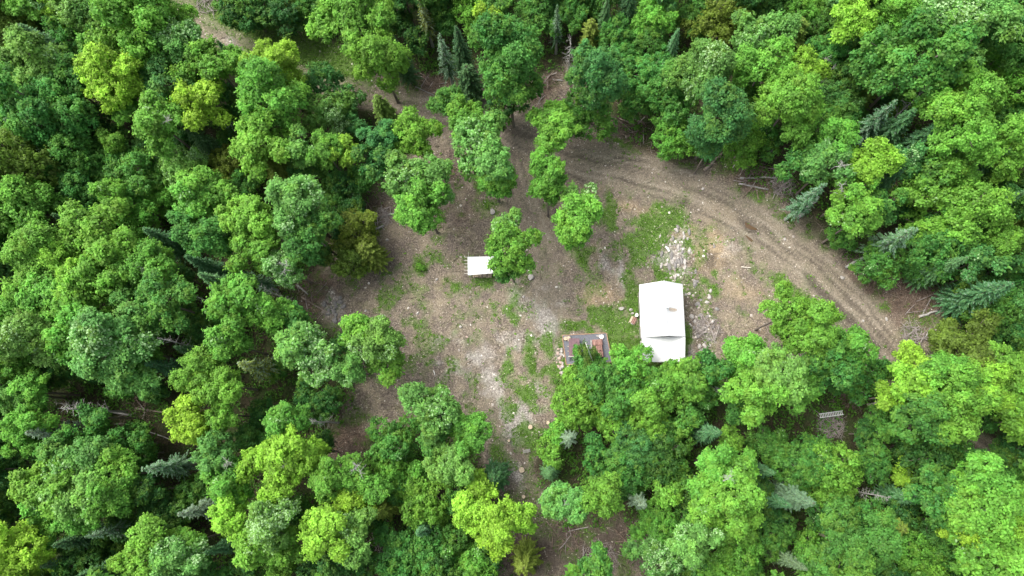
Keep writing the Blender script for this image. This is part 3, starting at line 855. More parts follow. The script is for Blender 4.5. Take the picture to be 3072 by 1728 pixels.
def crown_conifer(seed, H=10.0, Rb=1.9, whorl=.30, nb=8, droop=.25, tw=.42, shape=.85, blunt=0.0, sparse=0.0, up=0.0, bare=0.0):
    """needle sprays along whorled branches; origin at the foot of the tree"""
    rng = np.random.default_rng(seed)
    C, A, Nn, Ln, Wd, V = [], [], [], [], [], []
    mb = MB()
    z = H * (.12 + bare); ph = 0
    while z < H - .15:
        f = 1 - z / H
        L_ = Rb * (f ** shape) * (1 - blunt) + Rb * blunt * min(1, f * 6) + .08
        n = max(4, int(nb * (.55 + .45 * f)))
        ph += 1.1
        for b in range(n):
            if rng.random() < sparse:
                continue
            a = ph + 6.283 * b / n + rng.uniform(-.3, .3); l = L_ * rng.uniform(.72, 1.12)
            d = np.array([math.cos(a), math.sin(a), 0]); side = np.array([-d[1], d[0], 0])
            zz_ = z + rng.uniform(-.12, .12)
            m = max(4, int(l / .085))
            t = (np.arange(m) + .5) / m
            base = d[None] * (t * l)[:, None] + np.array([0, 0, 1])[None] * (zz_ - droop * l * t ** 1.4 + up * l * t)[:, None]
            for s in (-1, 1):
                ang = .75 - .35 * t
                al = d[None] * np.cos(ang)[:, None] + side[None] * (s * np.sin(ang))[:, None] + np.array([0, 0, -.12])
                ll = tw * (1.15 - .75 * t) * rng.uniform(.7, 1.25, m) * min(1, .45 + l / Rb)
                C.append(base + al * (ll * .5)[:, None]); A.append(al); Ln.append(ll); Wd.append(ll * rng.uniform(.26, .42, m))
                Nn.append(np.array([0, 0, 1.0]) + rng.normal(0, .35, (m, 3)) + d * .25)
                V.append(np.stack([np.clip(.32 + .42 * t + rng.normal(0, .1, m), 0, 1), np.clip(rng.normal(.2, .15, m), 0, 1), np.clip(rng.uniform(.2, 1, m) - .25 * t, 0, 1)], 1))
            C.append(np.array([base[-1]])); A.append(np.array([d])); Ln.append(np.array([tw * .6])); Wd.append(np.array([tw * .2])); Nn.append(np.array([[0, 0, 1.0]]))
            V.append(np.array([[.85, .3, .6]]))
            if b % 2 == 0:
                mb.tube([(0, 0, zz_), tuple(base[-1] * np.array([.85, .85, 1]))], [.03, .008], 3, False)
        z += whorl * rng.uniform(.8, 1.2) * (.6 + .5 * f)
    c = np.concatenate(C); al = nrm(np.concatenate(A)); nn = nrm(np.concatenate(Nn))
    v, f, col = leaf_quads(c, nn, np.concatenate(Ln), np.concatenate(Wd), np.concatenate(V), rng, al)
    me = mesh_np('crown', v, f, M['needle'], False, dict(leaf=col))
    me['H'] = H; me['Rb'] = Rb
    return me, mb.mesh('limbs', M['twig'])


def dead_mesh(seed, H=9.0, spread=1.7, n=46, m=None, fine=2):
    rng = np.random.default_rng(seed); mb = MB()
    for k in range(n):
        z = H * (.3 + .68 * (k / n)); a = rng.uniform(0, 6.28); l = spread * (1.12 - z / H) ** .6 * rng.uniform(.45, 1.15)
        e = Vector((math.cos(a) * l, math.sin(a) * l, z + l * rng.uniform(-.1, .45))); b = Vector((0, 0, z))
        mid = b.lerp(e, .5) + Vector((0, 0, rng.uniform(-.1, .12)))
        mb.tube([b, mid, e], [.024, .017, .006], 3, False)
        for _ in range(fine):
            q = b.lerp(e, rng.uniform(.4, .9)); w = q + Vector(unit(1, rng)[0]) * l * .34
            mb.tube([q, w], [.011, .004], 3, False)
    return mb.mesh('bare_branches', m or M['dead'])


def trunk_mesh(seed, m, bend=.03, taper=.55, n=7):
    """unit height, radius 1 at the foot"""
    rng = np.random.default_rng(seed); pts = []; rad = []
    for i in range(7):
        t = i / 6
        pts.append((math.sin(t * 3 + seed) * bend * t, math.cos(t * 2.3 + seed) * bend * t, t)); rad.append(1.25 if i == 0 else 1 - (1 - taper) * t)
    mb = MB(); ps = [Vector(p) for p in pts]
    vs = []; fs = []
    for i, p in enumerate(ps):
        vs += [(p.x * 8 + rad[i] * math.cos(6.283 * k / n), p.y * 8 + rad[i] * math.sin(6.283 * k / n), p.z) for k in range(n)]
    fs = [(i * n + k, i * n + (k + 1) % n, (i + 1) * n + (k + 1) % n, (i + 1) * n + k) for i in range(6) for k in range(n)]
    return mb.add(vs, fs).mesh('trunk', m, True)


BROAD = {'s': [crown_broad(100 + k, 1.5, .20, (.18, .34), 6) for k in range(4)],
         'm': [crown_broad(200 + k, 2.7, .22, (.22, .42)) for k in range(7)],
         'L': [crown_broad(300 + k, 4.0, .24, (.26, .48)) for k in range(5)]}
FINE = {'s': [crown_broad(400 + k, 1.4, .16, (.15, .28), 5, 1.15, (.42, .6), .8) for k in range(3)],
        'm': [crown_broad(500 + k, 2.5, .18, (.18, .34), 9, 1.1, (.40, .56), .75) for k in range(4)],
        'L': [crown_broad(600 + k, 3.8, .21, (.24, .40), 14, 1.05, (.36, .5), .75) for k in range(2)]}
SPRUCE = [crown_conifer(700 + k, 11, 1.9, .25, 10, .24, .36, .75) for k in range(4)]
SPARSE = [crown_conifer(740 + k, 11, 1.7, .36, 8, .30, .33, .8, 0, .22, 0, .15) for k in range(3)]
CEDAR = [crown_conifer(780 + k, 9, 1.9, .30, 9, .10, .50, .75, .25, .08, .12) for k in range(4)]
HEMLOCK = [crown_conifer(820 + k, 8, 2.3, .42, 9, .28, .55, .7, .1, .05) for k in range(2)]
DEADB = [dead_mesh(860 + k) for k in range(4)]
TRUNK = [trunk_mesh(k, M['bark']) for k in range(3)]
TRUNKB = [trunk_mesh(9, M['birch'])]
TRUNKD = [trunk_mesh(k + 20, M['dead'], .02, .2) for k in range(2)]

COLS = {'y': (.225, .425, .045, 0), 'l': (.125, .315, .045, .04), 'g': (.062, .205, .040, .03), 'd': (.034, .125, .028, 0), 'b': (.066, .208, .056, .10),
        'o': (.105, .195, .030, 0), 'p': (.125, .290, .066, .34)}
NEEDLE = {'b': (.052, .150, .062), 'd': (.030, .090, .036), 'p': (.085, .150, .090), 'o': (.115, .180, .030), 'g': (.045, .130, .045), 'l': (.08, .18, .05)}
WORD = {'y': 'yellow-green', 'l': 'light green', 'g': 'mid green', 'd': 'dark green', 'b': 'bluish green', 'o': 'olive', 'p': 'pale silvery green'}
# crop origin in the photo | x y radius kind colour, in crop units of 0.41407 photo pixels
CROPS = {'A': (0, 0), 'B': (1024, 0), 'C': (2048, 0), 'D': (0, 564), 'E': (1024, 564), 'F': (2048, 564), 'G': (0, 1128), 'H': (1024, 1128), 'I': (2048, 1128)}
ROWS = {
 'A': """60 230 130 C o|50 60 110 C o|170 20 100 M l|410 50 90 M y|600 60 130 M p|770 40 110 F p|320 320 130 S b|560 250 150 F g|700 130 130 M g|1060 130 250 M l|1340 190 110 M l|1310 330 190 M p|960 350 170 M l
 |720 430 110 M l|260 500 190 M p|480 600 150 M g|330 770 230 M g|100 720 150 M l|60 560 90 M l|870 580 200 M y|900 760 110 M l|1130 490 110 M l|1190 640 150 M b|1560 480 170 M l|1470 740 170 M y|1150 890 180 M l|1660 690 90 F b
 |1980 520 190 M y|1990 740 230 M l|2340 600 130 F b|2390 830 150 F p|1680 420 70 S b|1880 1040 190 M l|1700 1180 130 C o|1960 1180 150 H o|2170 1080 110 M p|2350 1090 140 M l|720 880 120 F d|560 1130 190 F g|830 1030 80 M l
 |1330 1240 150 F p|1450 1010 110 S d|150 1230 260 F o|850 1190 150 F g|1010 1280 170 F g|590 1260 140 F g|840 1400 110 M l|1260 1400 100 F l|590 1400 180 F g|1520 1390 170 M l|1830 90 170 F d|2080 90 140 F d|2230 60 120 F g
 |2420 150 150 M l|250 980 150 S d|1080 1060 100 F b|60 1090 110 S b|1330 1060 110 F d|430 1240 100 F l|2230 1240 140 F d|200 90 90 F d|1160 230 100 M l|640 620 90 F d|1700 900 110 F d""",
 'B': """190 190 220 M l|270 430 200 M l|600 120 90 X o|390 120 110 F d|430 400 100 S d|960 90 150 F l|740 160 100 F g|1190 350 240 M g|1210 560 230 M g|930 600 110 C d|1180 760 130 F d|1400 110 140 F g|1660 120 110 F g
 |1870 60 90 F g|1080 150 90 M y|1660 330 90 D d|1800 270 90 C o|1850 540 210 M b|1770 820 190 F g|1990 260 140 F g|2250 130 150 F l|1910 120 80 S b|2400 340 80 S b|2230 310 120 F g|2030 430 110 F g|2170 570 170 F g|2370 720 200 F g
 |2390 1010 130 F l|780 740 120 M g|920 880 150 M l|1040 1080 190 M p|1100 1260 160 M l|1530 930 165 M l|1480 1240 140 M l|1500 1370 130 M l|530 980 150 M l|290 1000 130 M b|540 1290 180 M p|50 760 110 F b|300 790 90 C o|60 900 100 F b|30 1100 90 M y
 |150 1320 110 F g|750 400 110 X d|240 40 100 F d|540 270 100 F d|690 30 110 F d|1130 30 90 M g|1520 60 80 F d|2080 40 110 S d|2330 470 120 F g|2120 760 110 F g|860 330 100 S d|1560 180 70 X d""",
 'C': """230 180 150 C o|560 280 170 M p|590 480 170 M l|800 250 110 C o|1250 120 160 M y|1530 100 110 M l|1780 60 130 M l|1950 190 240 M p|1660 470 270 M g|160 520 210 M p|270 820 220 M b|830 550 150 M y|770 760 220 M l|1050 540 60 D d
 |1090 740 140 F b|1250 560 150 F d|1700 700 110 D p|1400 870 130 X b|1540 920 140 S b|1720 1010 120 S b|2080 690 170 M l|1980 930 210 M l|2280 640 150 F l|2320 150 150 M g|2410 390 110 M g|2370 780 110 F g|2410 990 150 M l
 |2340 1140 130 M l|2180 1190 120 S b|1120 1010 130 M l|1040 1200 150 M p|1320 1190 170 M y|1230 1390 110 M l|1000 900 150 F g|830 1180 110 M g|1480 1310 90 S b|50 980 120 F l|430 1060 150 F l|1800 1250 110 M g|1790 1110 90 C o
 |2010 1240 110 M l|100 60 140 F g|420 60 100 F g|620 80 110 F d|860 70 130 F l|1010 190 120 F g|2250 330 120 F g|1280 400 110 F d|480 680 110 F g|1180 880 110 F g|1300 700 90 C o|2150 480 110 F l|1480 700 90 F d|620 1010 110 F g|2090 1100 100 S d""",
 'D': """700 330 180 M l|310 470 190 M l|560 610 190 M y|900 450 180 M l|1070 540 170 M l|230 720 150 M l|380 810 170 M l|690 720 180 M l|960 770 150 M g|1190 830 170 M g|220 1090 190 M p|550 1030 180 M l|820 1150 240 M p|1050 1230 110 M l|40 660 120 F b
 |50 920 120 M l|40 110 150 M l|240 140 170 M l|540 260 90 S b|1010 180 140 F l|680 220 120 F g|850 60 110 F l|1230 80 110 F l|1460 330 170 M g|1450 120 150 M l|1800 200 170 M l|2140 130 210 M p|2250 330 170 M g|1860 430 160 M l|2060 560 140 M p
 |1190 370 110 S b|1480 560 100 S b|1590 690 120 S b|1850 660 90 X b|2430 280 80 S b|1480 810 70 D p|1240 1110 80 D p|1940 740 70 D d|1720 810 180 M l|1950 920 150 M l|2120 950 120 M g|1670 1130 150 M l|1460 1030 110 F d|1860 1300 140 X o
 |1210 1300 100 S b|1390 1180 90 S b|1450 1310 150 M l|1590 1420 150 M l|2230 1170 200 M p|50 1300 110 M l|330 1350 130 F d|1620 950 80 F g|660 1340 100 F d|1100 730 80 F d|1330 640 90 F d|2330 480 90 F d|1370 900 90 F d""",
 'E': """120 1020 120 M l|260 1110 170 M p|330 1290 110 M l|110 330 150 C o|70 520 140 C o|210 480 110 C o|590 130 180 M l|640 60 120 M p|1215 290 105 M p|1225 450 160 M l|1225 570 100 M g|1690 230 180 M l|1740 110 110 M p|2090 1300 150 F l|1850 1400 150 F g
 |2420 1390 130 F l|40 1300 130 M p|100 160 110 F d|20 250 100 F d|1780 1260 110 F g|2210 1390 120 F g|570 575 34 F l""",
 'F': """740 920 150 M l|930 1060 190 M l|1000 930 100 M l|1240 1150 140 M l|1080 1260 170 M g|430 1190 150 M l|220 1300 120 M g|690 1330 190 M p|480 1380 130 M l|1210 1370 140 F g|1660 1280 120 M y|1900 1380 160 M l|2130 1420 150 M l|1420 1330 110 F g
 |2010 1190 205 C o|2170 765 140 S b|1880 580 105 S b|1510 395 150 X b|1270 220 140 M l|1900 180 240 F l|1880 390 220 F g|910 80 120 X b|2380 400 110 M l|2260 130 130 F d|2310 110 80 S b|2360 1330 140 M l|2210 890 130 F g|1210 50 110 M l|1420 560 130 F g
 |1130 380 80 F g|1650 560 90 F g|2330 700 130 F g|2420 230 90 C o|2400 1030 110 F d|70 1380 110 M l|2060 640 100 F d|1700 620 80 F g|2170 360 110 F g""",
 'G': """60 130 130 M p|210 110 140 M l|190 330 130 M l|190 490 80 M l|400 410 130 X p|530 240 110 D d|570 620 160 M p|400 780 180 M l|620 850 180 M p|850 720 160 M l|820 890 150 M l|620 1000 130 M l|360 900 120 M l|400 560 110 M g|690 510 160 F g
 |960 490 140 F g|1200 660 120 X b|1370 330 160 M y|1620 280 100 M l|1560 600 150 M p|1640 770 150 M l|2060 310 140 M l|1850 640 120 M y|2100 590 190 M y|2260 560 120 M y|2060 770 140 M y|2380 720 150 M l|2290 330 80 D d|1440 970 110 X p|830 1120 100 X b
 |1660 1020 140 M y|1950 1050 180 M p|2000 910 110 M l|1880 1210 160 M l|2090 1230 110 M l|2360 1120 170 M y|130 1260 200 M y|330 1160 120 M l|150 1410 140 M y|1070 1250 160 M l|1310 1340 170 M p|1370 1210 120 M l|1500 1420 110 F g|650 1320 150 F d
 |1180 1000 160 F d|1400 860 110 F g|600 1180 110 S d|1610 1240 90 S b|1820 1370 120 F d|2040 1400 90 F l|750 1400 100 S b|960 1080 110 F d|1800 450 100 F b|1880 260 90 F d|2350 480 100 F d|2150 960 110 F g|80 760 120 F d|1050 560 100 F g|1120 120 90 F b|1050 1420 100 M l|1720 1120 80 F d|500 1330 90 S d|2250 1420 110 F d|2180 1080 80 F d""",
 'H': """650 250 170 M p|790 330 140 M l|930 420 150 M l|780 620 170 M p|680 480 130 M g|380 470 170 F g|340 680 140 F l|530 720 120 F l|600 920 180 F l|310 960 110 H o|150 770 150 M l|60 940 140 M y|90 1140 150 M p|1110 730 110 C g|1000 840 110 M y|950 1010 150 M y
 |1130 1060 170 M y|1290 1030 110 M y|1130 1180 110 M y|600 1110 100 S b|430 1310 170 F g|640 1250 150 F g|800 1190 130 F g|960 1370 130 F l|1330 1340 130 H o|1620 900 160 M p|1890 870 160 M l|1510 700 90 S b|1650 450 100 X p|1500 540 110 F l|1560 420 110 F l
 |1860 1380 110 M g|1690 190 170 F l|1950 340 110 F l|2010 150 150 F g|2200 330 130 F l|2350 130 150 F l|2110 500 150 F b|2300 590 140 F d|2080 680 150 F g|2160 910 100 X p|2360 850 120 F l|2290 1060 130 F l|2310 1300 170 F p|1850 560 120 F g|1900 700 110 F d|2420 440 120 F g
 |1780 320 90 F l|2430 700 120 F g|2200 190 100 M l|1990 770 100 F d|240 1060 90 F d|2120 810 90 F g|700 1390 130 F d|1090 1330 90 F d""",
 'I': """520 100 190 M l|780 90 160 M l|900 40 110 M l|150 120 130 F g|400 270 110 F g|200 410 100 S b|340 480 100 F l|600 490 120 F g|230 640 130 M l|420 680 120 M l|180 830 130 M l|350 870 170 M l|160 980 120 M l|440 1010 110 M l|920 580 150 F g|1060 700 180 F l|900 680 150 F g
 |1080 840 140 F l|1380 640 120 F g|590 690 80 S b|830 890 130 S p|680 910 80 S b|1590 730 80 F y|1760 580 180 F d|2040 640 120 F g|1850 740 120 F g|2170 800 180 M l|2080 950 200 M l|1850 900 150 M g|2100 1120 140 M y|2390 950 120 M y|2390 1140 120 M y|2200 1330 190 M l
 |1900 1240 130 F g|1600 1280 150 F l|1250 1240 220 M g|1150 1370 150 M g|960 1390 120 M g|780 1340 90 S p|400 1260 170 F l|90 1200 150 M p|380 1120 110 M l|640 1180 120 F g|1100 1050 150 F g|1340 1070 130 F g|1610 880 90 S b|1430 870 70 D d|880 1210 90 F l|1480 1080 100 C o
 |1700 1150 110 F b|1680 70 120 M y|1490 150 90 M y|1890 110 170 M l|2110 70 150 M y|1760 300 170 M g|1960 300 170 M l|1620 330 110 M g|2350 150 140 M l|2420 330 110 M l|1700 460 120 F d|2330 690 120 F g|2400 560 110 F d|1260 1010 90 F d|560 820 90 F d|700 1050 100 F d|250 1400 140 F l|500 1420 110 F g|1750 1380 140 F l|2400 1330 130 M l|1580 1000 100 F d|720 600 110 F g|1600 560 90 F d|1330 420 80 F d""",
}
TREES = []
for key, txt in ROWS.items():
    ox, oy = CROPS[key]
    for row in txt.replace('\n', '').split('|'):
        a = row.split()
        TREES.append((ox + float(a[0]) * .41407, oy + float(a[1]) * .41407, float(a[2]) * .41407, a[3], a[4]))
# saplings and shrubs in the gaps between the crowns
cvg = np.array([(t[0], t[1], t[2]) for t in TREES])
rg = random.Random(3)
for v in range(-20, 1760, 58):
    for u in range(-20, 3100, 58):
        uu, vv = u + rg.uniform(-22, 22), v + rg.uniform(-22, 22)
        x, y = P(uu, vv)
        if len(cvg) + 0 > 0 and np.min(np.hypot(cvg[:, 0] - uu, cvg[:, 1] - vv) - cvg[:, 2]) < 8:
            continue
        if poly_sd(np.array([uu]), np.array([vv]), CLEARING)[0] > -45 or line_d(np.array([uu]), np.array([vv]), ROAD_UP)[0][0] < 105 or line_d(np.array([uu]), np.array([vv]), ROAD_R)[0][0] < 85:
            continue
        if any(math.hypot(uu - a, vv - b) < c for a, b, c in ((2500, 1262, 95), (2560, 1185, 70), (2645, 1330, 60), (430, 1245, 90), (940, 880, 80), (1135, 1650, 60), (2262, 530, 60), (1895, 385, 70), (70, 1520, 60))):
            continue
        r_ = rg.uniform(32, 52)
        TREES.append((uu, vv, r_, rg.choice('FFFFM'), rg.choice('dgdgb')))
        cvg = np.vstack([cvg, [uu, vv, r_]])

NOUN = {'M': 'broad-crowned tree', 'F': 'fine-leaved tree', 'S': 'spruce', 'C': 'bushy cedar', 'H': 'star-shaped hemlock', 'X': 'thin sparse spruce', 'D': 'dead tree'}
NAME = {'M': 'broadleaf_tree', 'F': 'slender_tree', 'S': 'spruce_tree', 'C': 'cedar_tree', 'H': 'hemlock_tree', 'X': 'sparse_spruce_tree', 'D': 'dead_tree'}
GROUP = {'M': 'broad-crowned trees of the forest', 'F': 'fine-leaved trees and saplings of the forest', 'S': 'spruces of the forest', 'C': 'cedars of the forest', 'H': 'hemlocks of the forest',
         'X': 'sparse spruces of the forest', 'D': 'dead trees of the forest'}
MARKS = [('the white-roofed cabin', 1987, 960, 330), ('the white open shelter', 1435, 795, 260), ('the timber-edged yard', 1757, 1045, 200), ('the fork of the tracks', 1530, 390, 300),
         ('the brown puddle', 2262, 690, 330), ('the metal ladder', 2490, 1243, 300), ('the cut stump on the lower path', 1565, 1410, 330), ('the grassy upper track', 740, 130, 330),
         ('the lower right track bend', 2660, 1030, 260)]


def where(u, v):
    best = None
    for nm, x, y, rad in MARKS:
        d = math.hypot(u - x, v - y)
        if d < rad and (best is None or d / rad < best[0]):
            best = (d / rad, nm, x, y)
    if best:
        _, nm, x, y = best
        a = math.degrees(math.atan2(-(v - y), u - x)) % 360
        w = ['right of', 'upper right of', 'above', 'upper left of', 'left of', 'lower left of', 'below', 'lower right of'][int((a + 22.5) // 45) % 8]
        return w + ' ' + nm
    cu = min(5, max(0, int(u // 512))); cw = min(3, max(0, int(v // 432)))
    if cw in (0, 3) and cu in (0, 5):
        return 'in the %s %s corner' % (('upper', 'lower')[cw == 3], ('left', 'right')[cu == 5])
    if cw in (0, 3):
        return 'along the %s edge, %s' % (('top', 'bottom')[cw == 3], {1: 'left part', 2: 'left of centre', 3: 'right of centre', 4: 'right part'}[cu])
    if cu in (0, 5):
        return 'at the %s edge, %s half' % (('left', 'right')[cu == 5], ('upper', 'lower')[cw == 2])
    return {1: 'in the left forest', 2: 'at the clearing left side', 3: 'right of centre', 4: 'in the right forest'}[cu] + (', upper half' if cw == 1 else ', lower half')


ORD = ['leftmost', 'second from left', 'third from left', 'fourth from left', 'fifth from left', 'sixth from left', 'seventh from left', 'eighth from left', 'ninth from left', 'tenth from left', 'eleventh from left']


def tree_labels(trees):
    base = {}
    info = []
    for i, (u, v, r_, k, c) in enumerate(trees):
        sz = '' if k in 'DHX' else ('big ' if r_ > 68 else 'small ' if r_ < 44 else '')
        col = ('pale grey' if c == 'p' else 'grey') if k == 'D' else ('greyish' if k == 'X' and c == 'p' else WORD[c])
        b = '%s%s %s' % (sz, col, NOUN[k]); key = b + ' ' + where(u, v)
        base.setdefault(key, []).append(i); info.append((b, key))
    out = [''] * len(trees)
    for key, ids in base.items():
        if len(ids) == 1:
            out[ids[0]] = key; continue
        ids.sort(key=lambda i: trees[i][0])
        for n, i in enumerate(ids):
            o = ORD[n] if n < len(ORD) else 'number %d from left' % (n + 1)
            if n == len(ids) - 1:
                o = 'rightmost'
            elif len(ids) == 3 and n == 1:
                o = 'middle'
            w = where(*trees[i][:2]); s = '%s, %s of those %s' % (info[i][0], o, w)
            out[i] = s if len(s.replace('-', ' ').split()) <= 16 else '%s, %s %s' % (info[i][0], o, w)
    return out


def jitter_col(c, rng, k):
    base = np.array((NEEDLE.get(c, COLS[c]) if k in 'SCHX' else COLS[c])[:3])
    f = rng.uniform(.86, 1.16); h = rng.uniform(-.09, .09)
    q = base * f * np.array([1 + h * 1.5, 1, 1 - h])
    return (*[float(max(0, x)) for x in q], COLS[c][3] + (rng.uniform(0, .1) if k in 'MF' and c in 'lgb' else 0))


PLANTED = []


def plant_trees():
    labels = tree_labels(TREES)
    rng = random.Random(17)
    for i, (u, v, r_, k, c) in enumerate(TREES):
        if k in 'MF' or (k == 'C' and r_ > 50):
            if k == 'M' and 1030 < u < 1850 and v < 900 and poly_sd(np.array([u]), np.array([v]), CLEARING)[0] > 10:
                r_ *= 1.06        # the lone trees of the clearing have fuller crowns
            r0 = r_ / 28.0
            if k == 'M':
                H = min(16, 5.5 + 2.6 * r0) + rng.uniform(-1, 1)
            else:
                H = min(12, 2.2 + 2.0 * r0) + rng.uniform(-.8, .8)
            if r_ < 18:
                H = 1.1
            zc = max(H - r0 * .85, .45 * H)
            x, y = P(u, v, zc)
            dist = math.sqrt(x * x + y * y + (CAM_H - zc) ** 2)
            Rm = r_ / FPX * dist
            fam = BROAD if k == 'M' else FINE
            kind = 's' if Rm < (1.95 if k == 'M' else 1.9) else 'm' if Rm < 3.3 else 'L'
            cm, lm = fam[kind][rng.randrange(len(fam[kind]))]
            s = Rm / cm['R'] * 1.03
            g = zat(x, y)
            t = thing(NAME[k], (x, y, g), labels[i], 'tree', GROUP[k], rng.uniform(0, 6.28))
            cr = link('crown', cm, t, (0, 0, zc - g)); cr.scale = (s * rng.uniform(.92, 1.1), s * rng.uniform(.92, 1.1), s * rng.uniform(.9, 1.15))
            cr.color = jitter_col(c, rng, k)
            th = zc - g - cm['R'] * s * .6
            tb = link('trunk', TRUNK[rng.randrange(3)], t, (0, 0, -.2)); w = .06 + .035 * Rm * (1 if k == 'M' else .6)
            tb.scale = (w, w, th + .35)
            link('limbs', lm, cr)['kind'] = 'stuff'
            PLANTED.append((u, v, t, zc, Rm))
        elif k in 'SCHX':
            fam = dict(S=SPRUCE, C=CEDAR, H=HEMLOCK, X=SPARSE)[k]
            cm, lm = fam[rng.randrange(len(fam))]
            r0 = r_ / 28.0
            H = {'S': 8.0 + 1.7 * r0, 'C': 5 + 1.5 * r0, 'H': 7 + 1.0 * r0, 'X': 8.5 + 1.9 * r0}[k] + rng.uniform(-.8, .8)
            H = min(H, 15)
            zm = H * (.6 if k in 'SX' else .5)
            x, y = P(u, v, zm); dist = math.sqrt(x * x + y * y + (CAM_H - zm) ** 2)
            Rm = r_ / FPX * dist * (.92 if k in 'SX' else 1.0)
            g = zat(x, y)
            t = thing(NAME[k], (x, y, g), labels[i], 'tree', GROUP[k], rng.uniform(0, 6.28))
            s = Rm / cm['Rb'] * 1.05; sz = H / cm['H']
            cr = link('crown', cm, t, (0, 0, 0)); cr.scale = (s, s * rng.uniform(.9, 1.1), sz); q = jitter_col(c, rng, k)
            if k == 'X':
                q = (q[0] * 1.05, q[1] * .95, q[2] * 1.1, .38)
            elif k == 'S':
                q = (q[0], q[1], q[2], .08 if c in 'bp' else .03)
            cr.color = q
            tb = link('trunk', (TRUNKD if k == 'X' else TRUNK)[rng.randrange(2)], t, (0, 0, -.2)); w = .05 + .012 * H; tb.scale = (w, w, H * .93)
            link('limbs', lm, cr)['kind'] = 'stuff'
        else:
            r0 = r_ / 28.0
            H = 11.5 + rng.uniform(-1, 1.5); zm = H * .8
            x, y = P(u, v, zm); g = zat(x, y)
            t = thing(NAME[k], (x, y, g), labels[i], 'dead tree', GROUP[k], rng.uniform(0, 6.28))
            s = max(.6, r0 / 1.5)
            link('bare_branches', DEADB[rng.randrange(4)], t).scale = (s, s, H / 9)
            link('trunk', TRUNKD[rng.randrange(2)], t, (0, 0, -.2)).scale = (.11, .11, H + .2)


plant_trees()
print('TREES', len(TREES))

# bleached dead boughs that stick out of some living crowns
SNAG = []
for k in range(3):
    rng_ = random.Random(50 + k); mb = MB()
    p = [Vector((0, 0, -.9)), Vector((.15, .1, 0)), Vector((.5, .05, .7)), Vector((1.0, .25, 1.2))]
    mb.tube(p, [.05, .042, .03, .014], 5)
    for j in range(16):
        q = p[1].lerp(p[3], rng_.random()); w = Vector((rng_.uniform(-1, 1), rng_.uniform(-1, 1), rng_.uniform(-.1, .9))).normalized() * rng_.uniform(.35, 1.1)
        mid = q + w * .5 + Vector((0, 0, .06)); mb.tube([q, mid, q + w], [.02, .016, .006], 4)
        for i in range(2):
            e_ = mid + Vector((rng_.uniform(-1, 1), rng_.uniform(-1, 1), rng_.uniform(0, .6))) * .35; mb.tube([mid, e_], [.016, .006], 3)
    SNAG.append(mb.mesh('dead_bough', M['dead']))
for k, (u, v) in enumerate([(2263, 1545), (2500, 500), (2505, 600), (415, 275), (500, 365), (1085, 1425), (1680, 1520), (2175, 1445), (2960, 1560), (880, 1395), (700, 1400), (850, 820), (440, 815), (2465, 205), (2640, 110), (905, 1340), (2140, 1180), (500, 1412), (2505, 1730), (700, 390)]):
    tu, tv, t, zc, Rm = min(PLANTED, key=lambda a: math.hypot(a[0] - u, a[1] - v))
    z = zc + Rm * .55; x, y = P(u, v, z)
    dx, dy = x - t.location.x, y - t.location.y; f = min(1, Rm * .8 / (math.hypot(dx, dy) + 1e-6)); dx *= f; dy *= f
    c_, s_ = math.cos(-t.rotation_euler.z), math.sin(-t.rotation_euler.z)
    o = link('dead_bough', SNAG[k % 3], t, (dx * c_ - dy * s_, dx * s_ + dy * c_, z - t.location.z)); o.rotation_euler = (0, 0, k * 1.3); q = .62 + .2 * (k % 3); o.scale = (q, q, q)
    o['label'] = 'bleached dead bough'

# the forest goes on beyond the frame: one mass
rngf = np.random.default_rng(91); VV, FF, CC = [], [], []; off = 0
src_ = []
for me, _ in BROAD['m'][:4]:
    n = len(me.vertices); co = np.empty(n * 3, np.float32); me.vertices.foreach_get('co', co); cl = np.empty(n * 4, np.float32); me.attributes['leaf'].data.foreach_get('color', cl)
    src_.append((co.reshape(-1, 4, 3)[::6], cl.reshape(-1, 4, 4)[::6]))
for gv in range(-330, 2090, 125):
    for gu in range(-420, 3500, 125):
        u, v = gu + rngf.uniform(-40, 40), gv + rngf.uniform(-40, 40)
        if -75 < u < 3150 and -75 < v < 1800:
            continue
        if line_d(np.array([u]), np.array([v]), [(300, -330), (470, -40)])[0][0] < 80 or line_d(np.array([u]), np.array([v]), [(3150, 1500), (3600, 1800)])[0][0] < 70:
            continue
        zc = rngf.uniform(6.5, 10.5); x, y = P(u, v, zc); co, cl = src_[rngf.integers(0, 4)]
        cen = co.mean(1, keepdims=True); q = cen + (co - cen) * 2.2
        a = rngf.uniform(0, 6.28); s = rngf.uniform(.9, 1.35); c_, s_ = math.cos(a) * s, math.sin(a) * s
        w = np.stack([q[..., 0] * c_ - q[..., 1] * s_ + x, q[..., 0] * s_ + q[..., 1] * c_ + y, q[..., 2] * s + zc], -1).reshape(-1, 3)
        VV.append(w); FF.append(np.arange(len(w)).reshape(-1, 4) + off); off += len(w)
        k_ = cl.copy(); k_[..., 0] = np.clip(k_[..., 0] * rngf.uniform(.6, 1.2), 0, 1); CC.append(k_.reshape(-1, 4))
o = link('surrounding_forest', mesh_np('surrounding_forest', np.concatenate(VV), np.concatenate(FF), M['leaf'], False, dict(leaf=np.concatenate(CC))))
o.color = (.085, .24, .035, .05); tag(o, 'green broadleaf forest going on around the clearing', None, None, 'stuff')

# ------------------------------------------------------------------ logs, brush, stones and small things
def spline(pts, n, wob, rng):
    a, b = Vector(pts[0]), Vector(pts[1]); out = []
    for i in range(n + 1):
        t = i / n; p = a.lerp(b, t)
        if 0 < i < n:
            p += Vector((rng.uniform(-1, 1), rng.uniform(-1, 1), rng.uniform(0, .6))) * wob
        out.append(p)
    return out


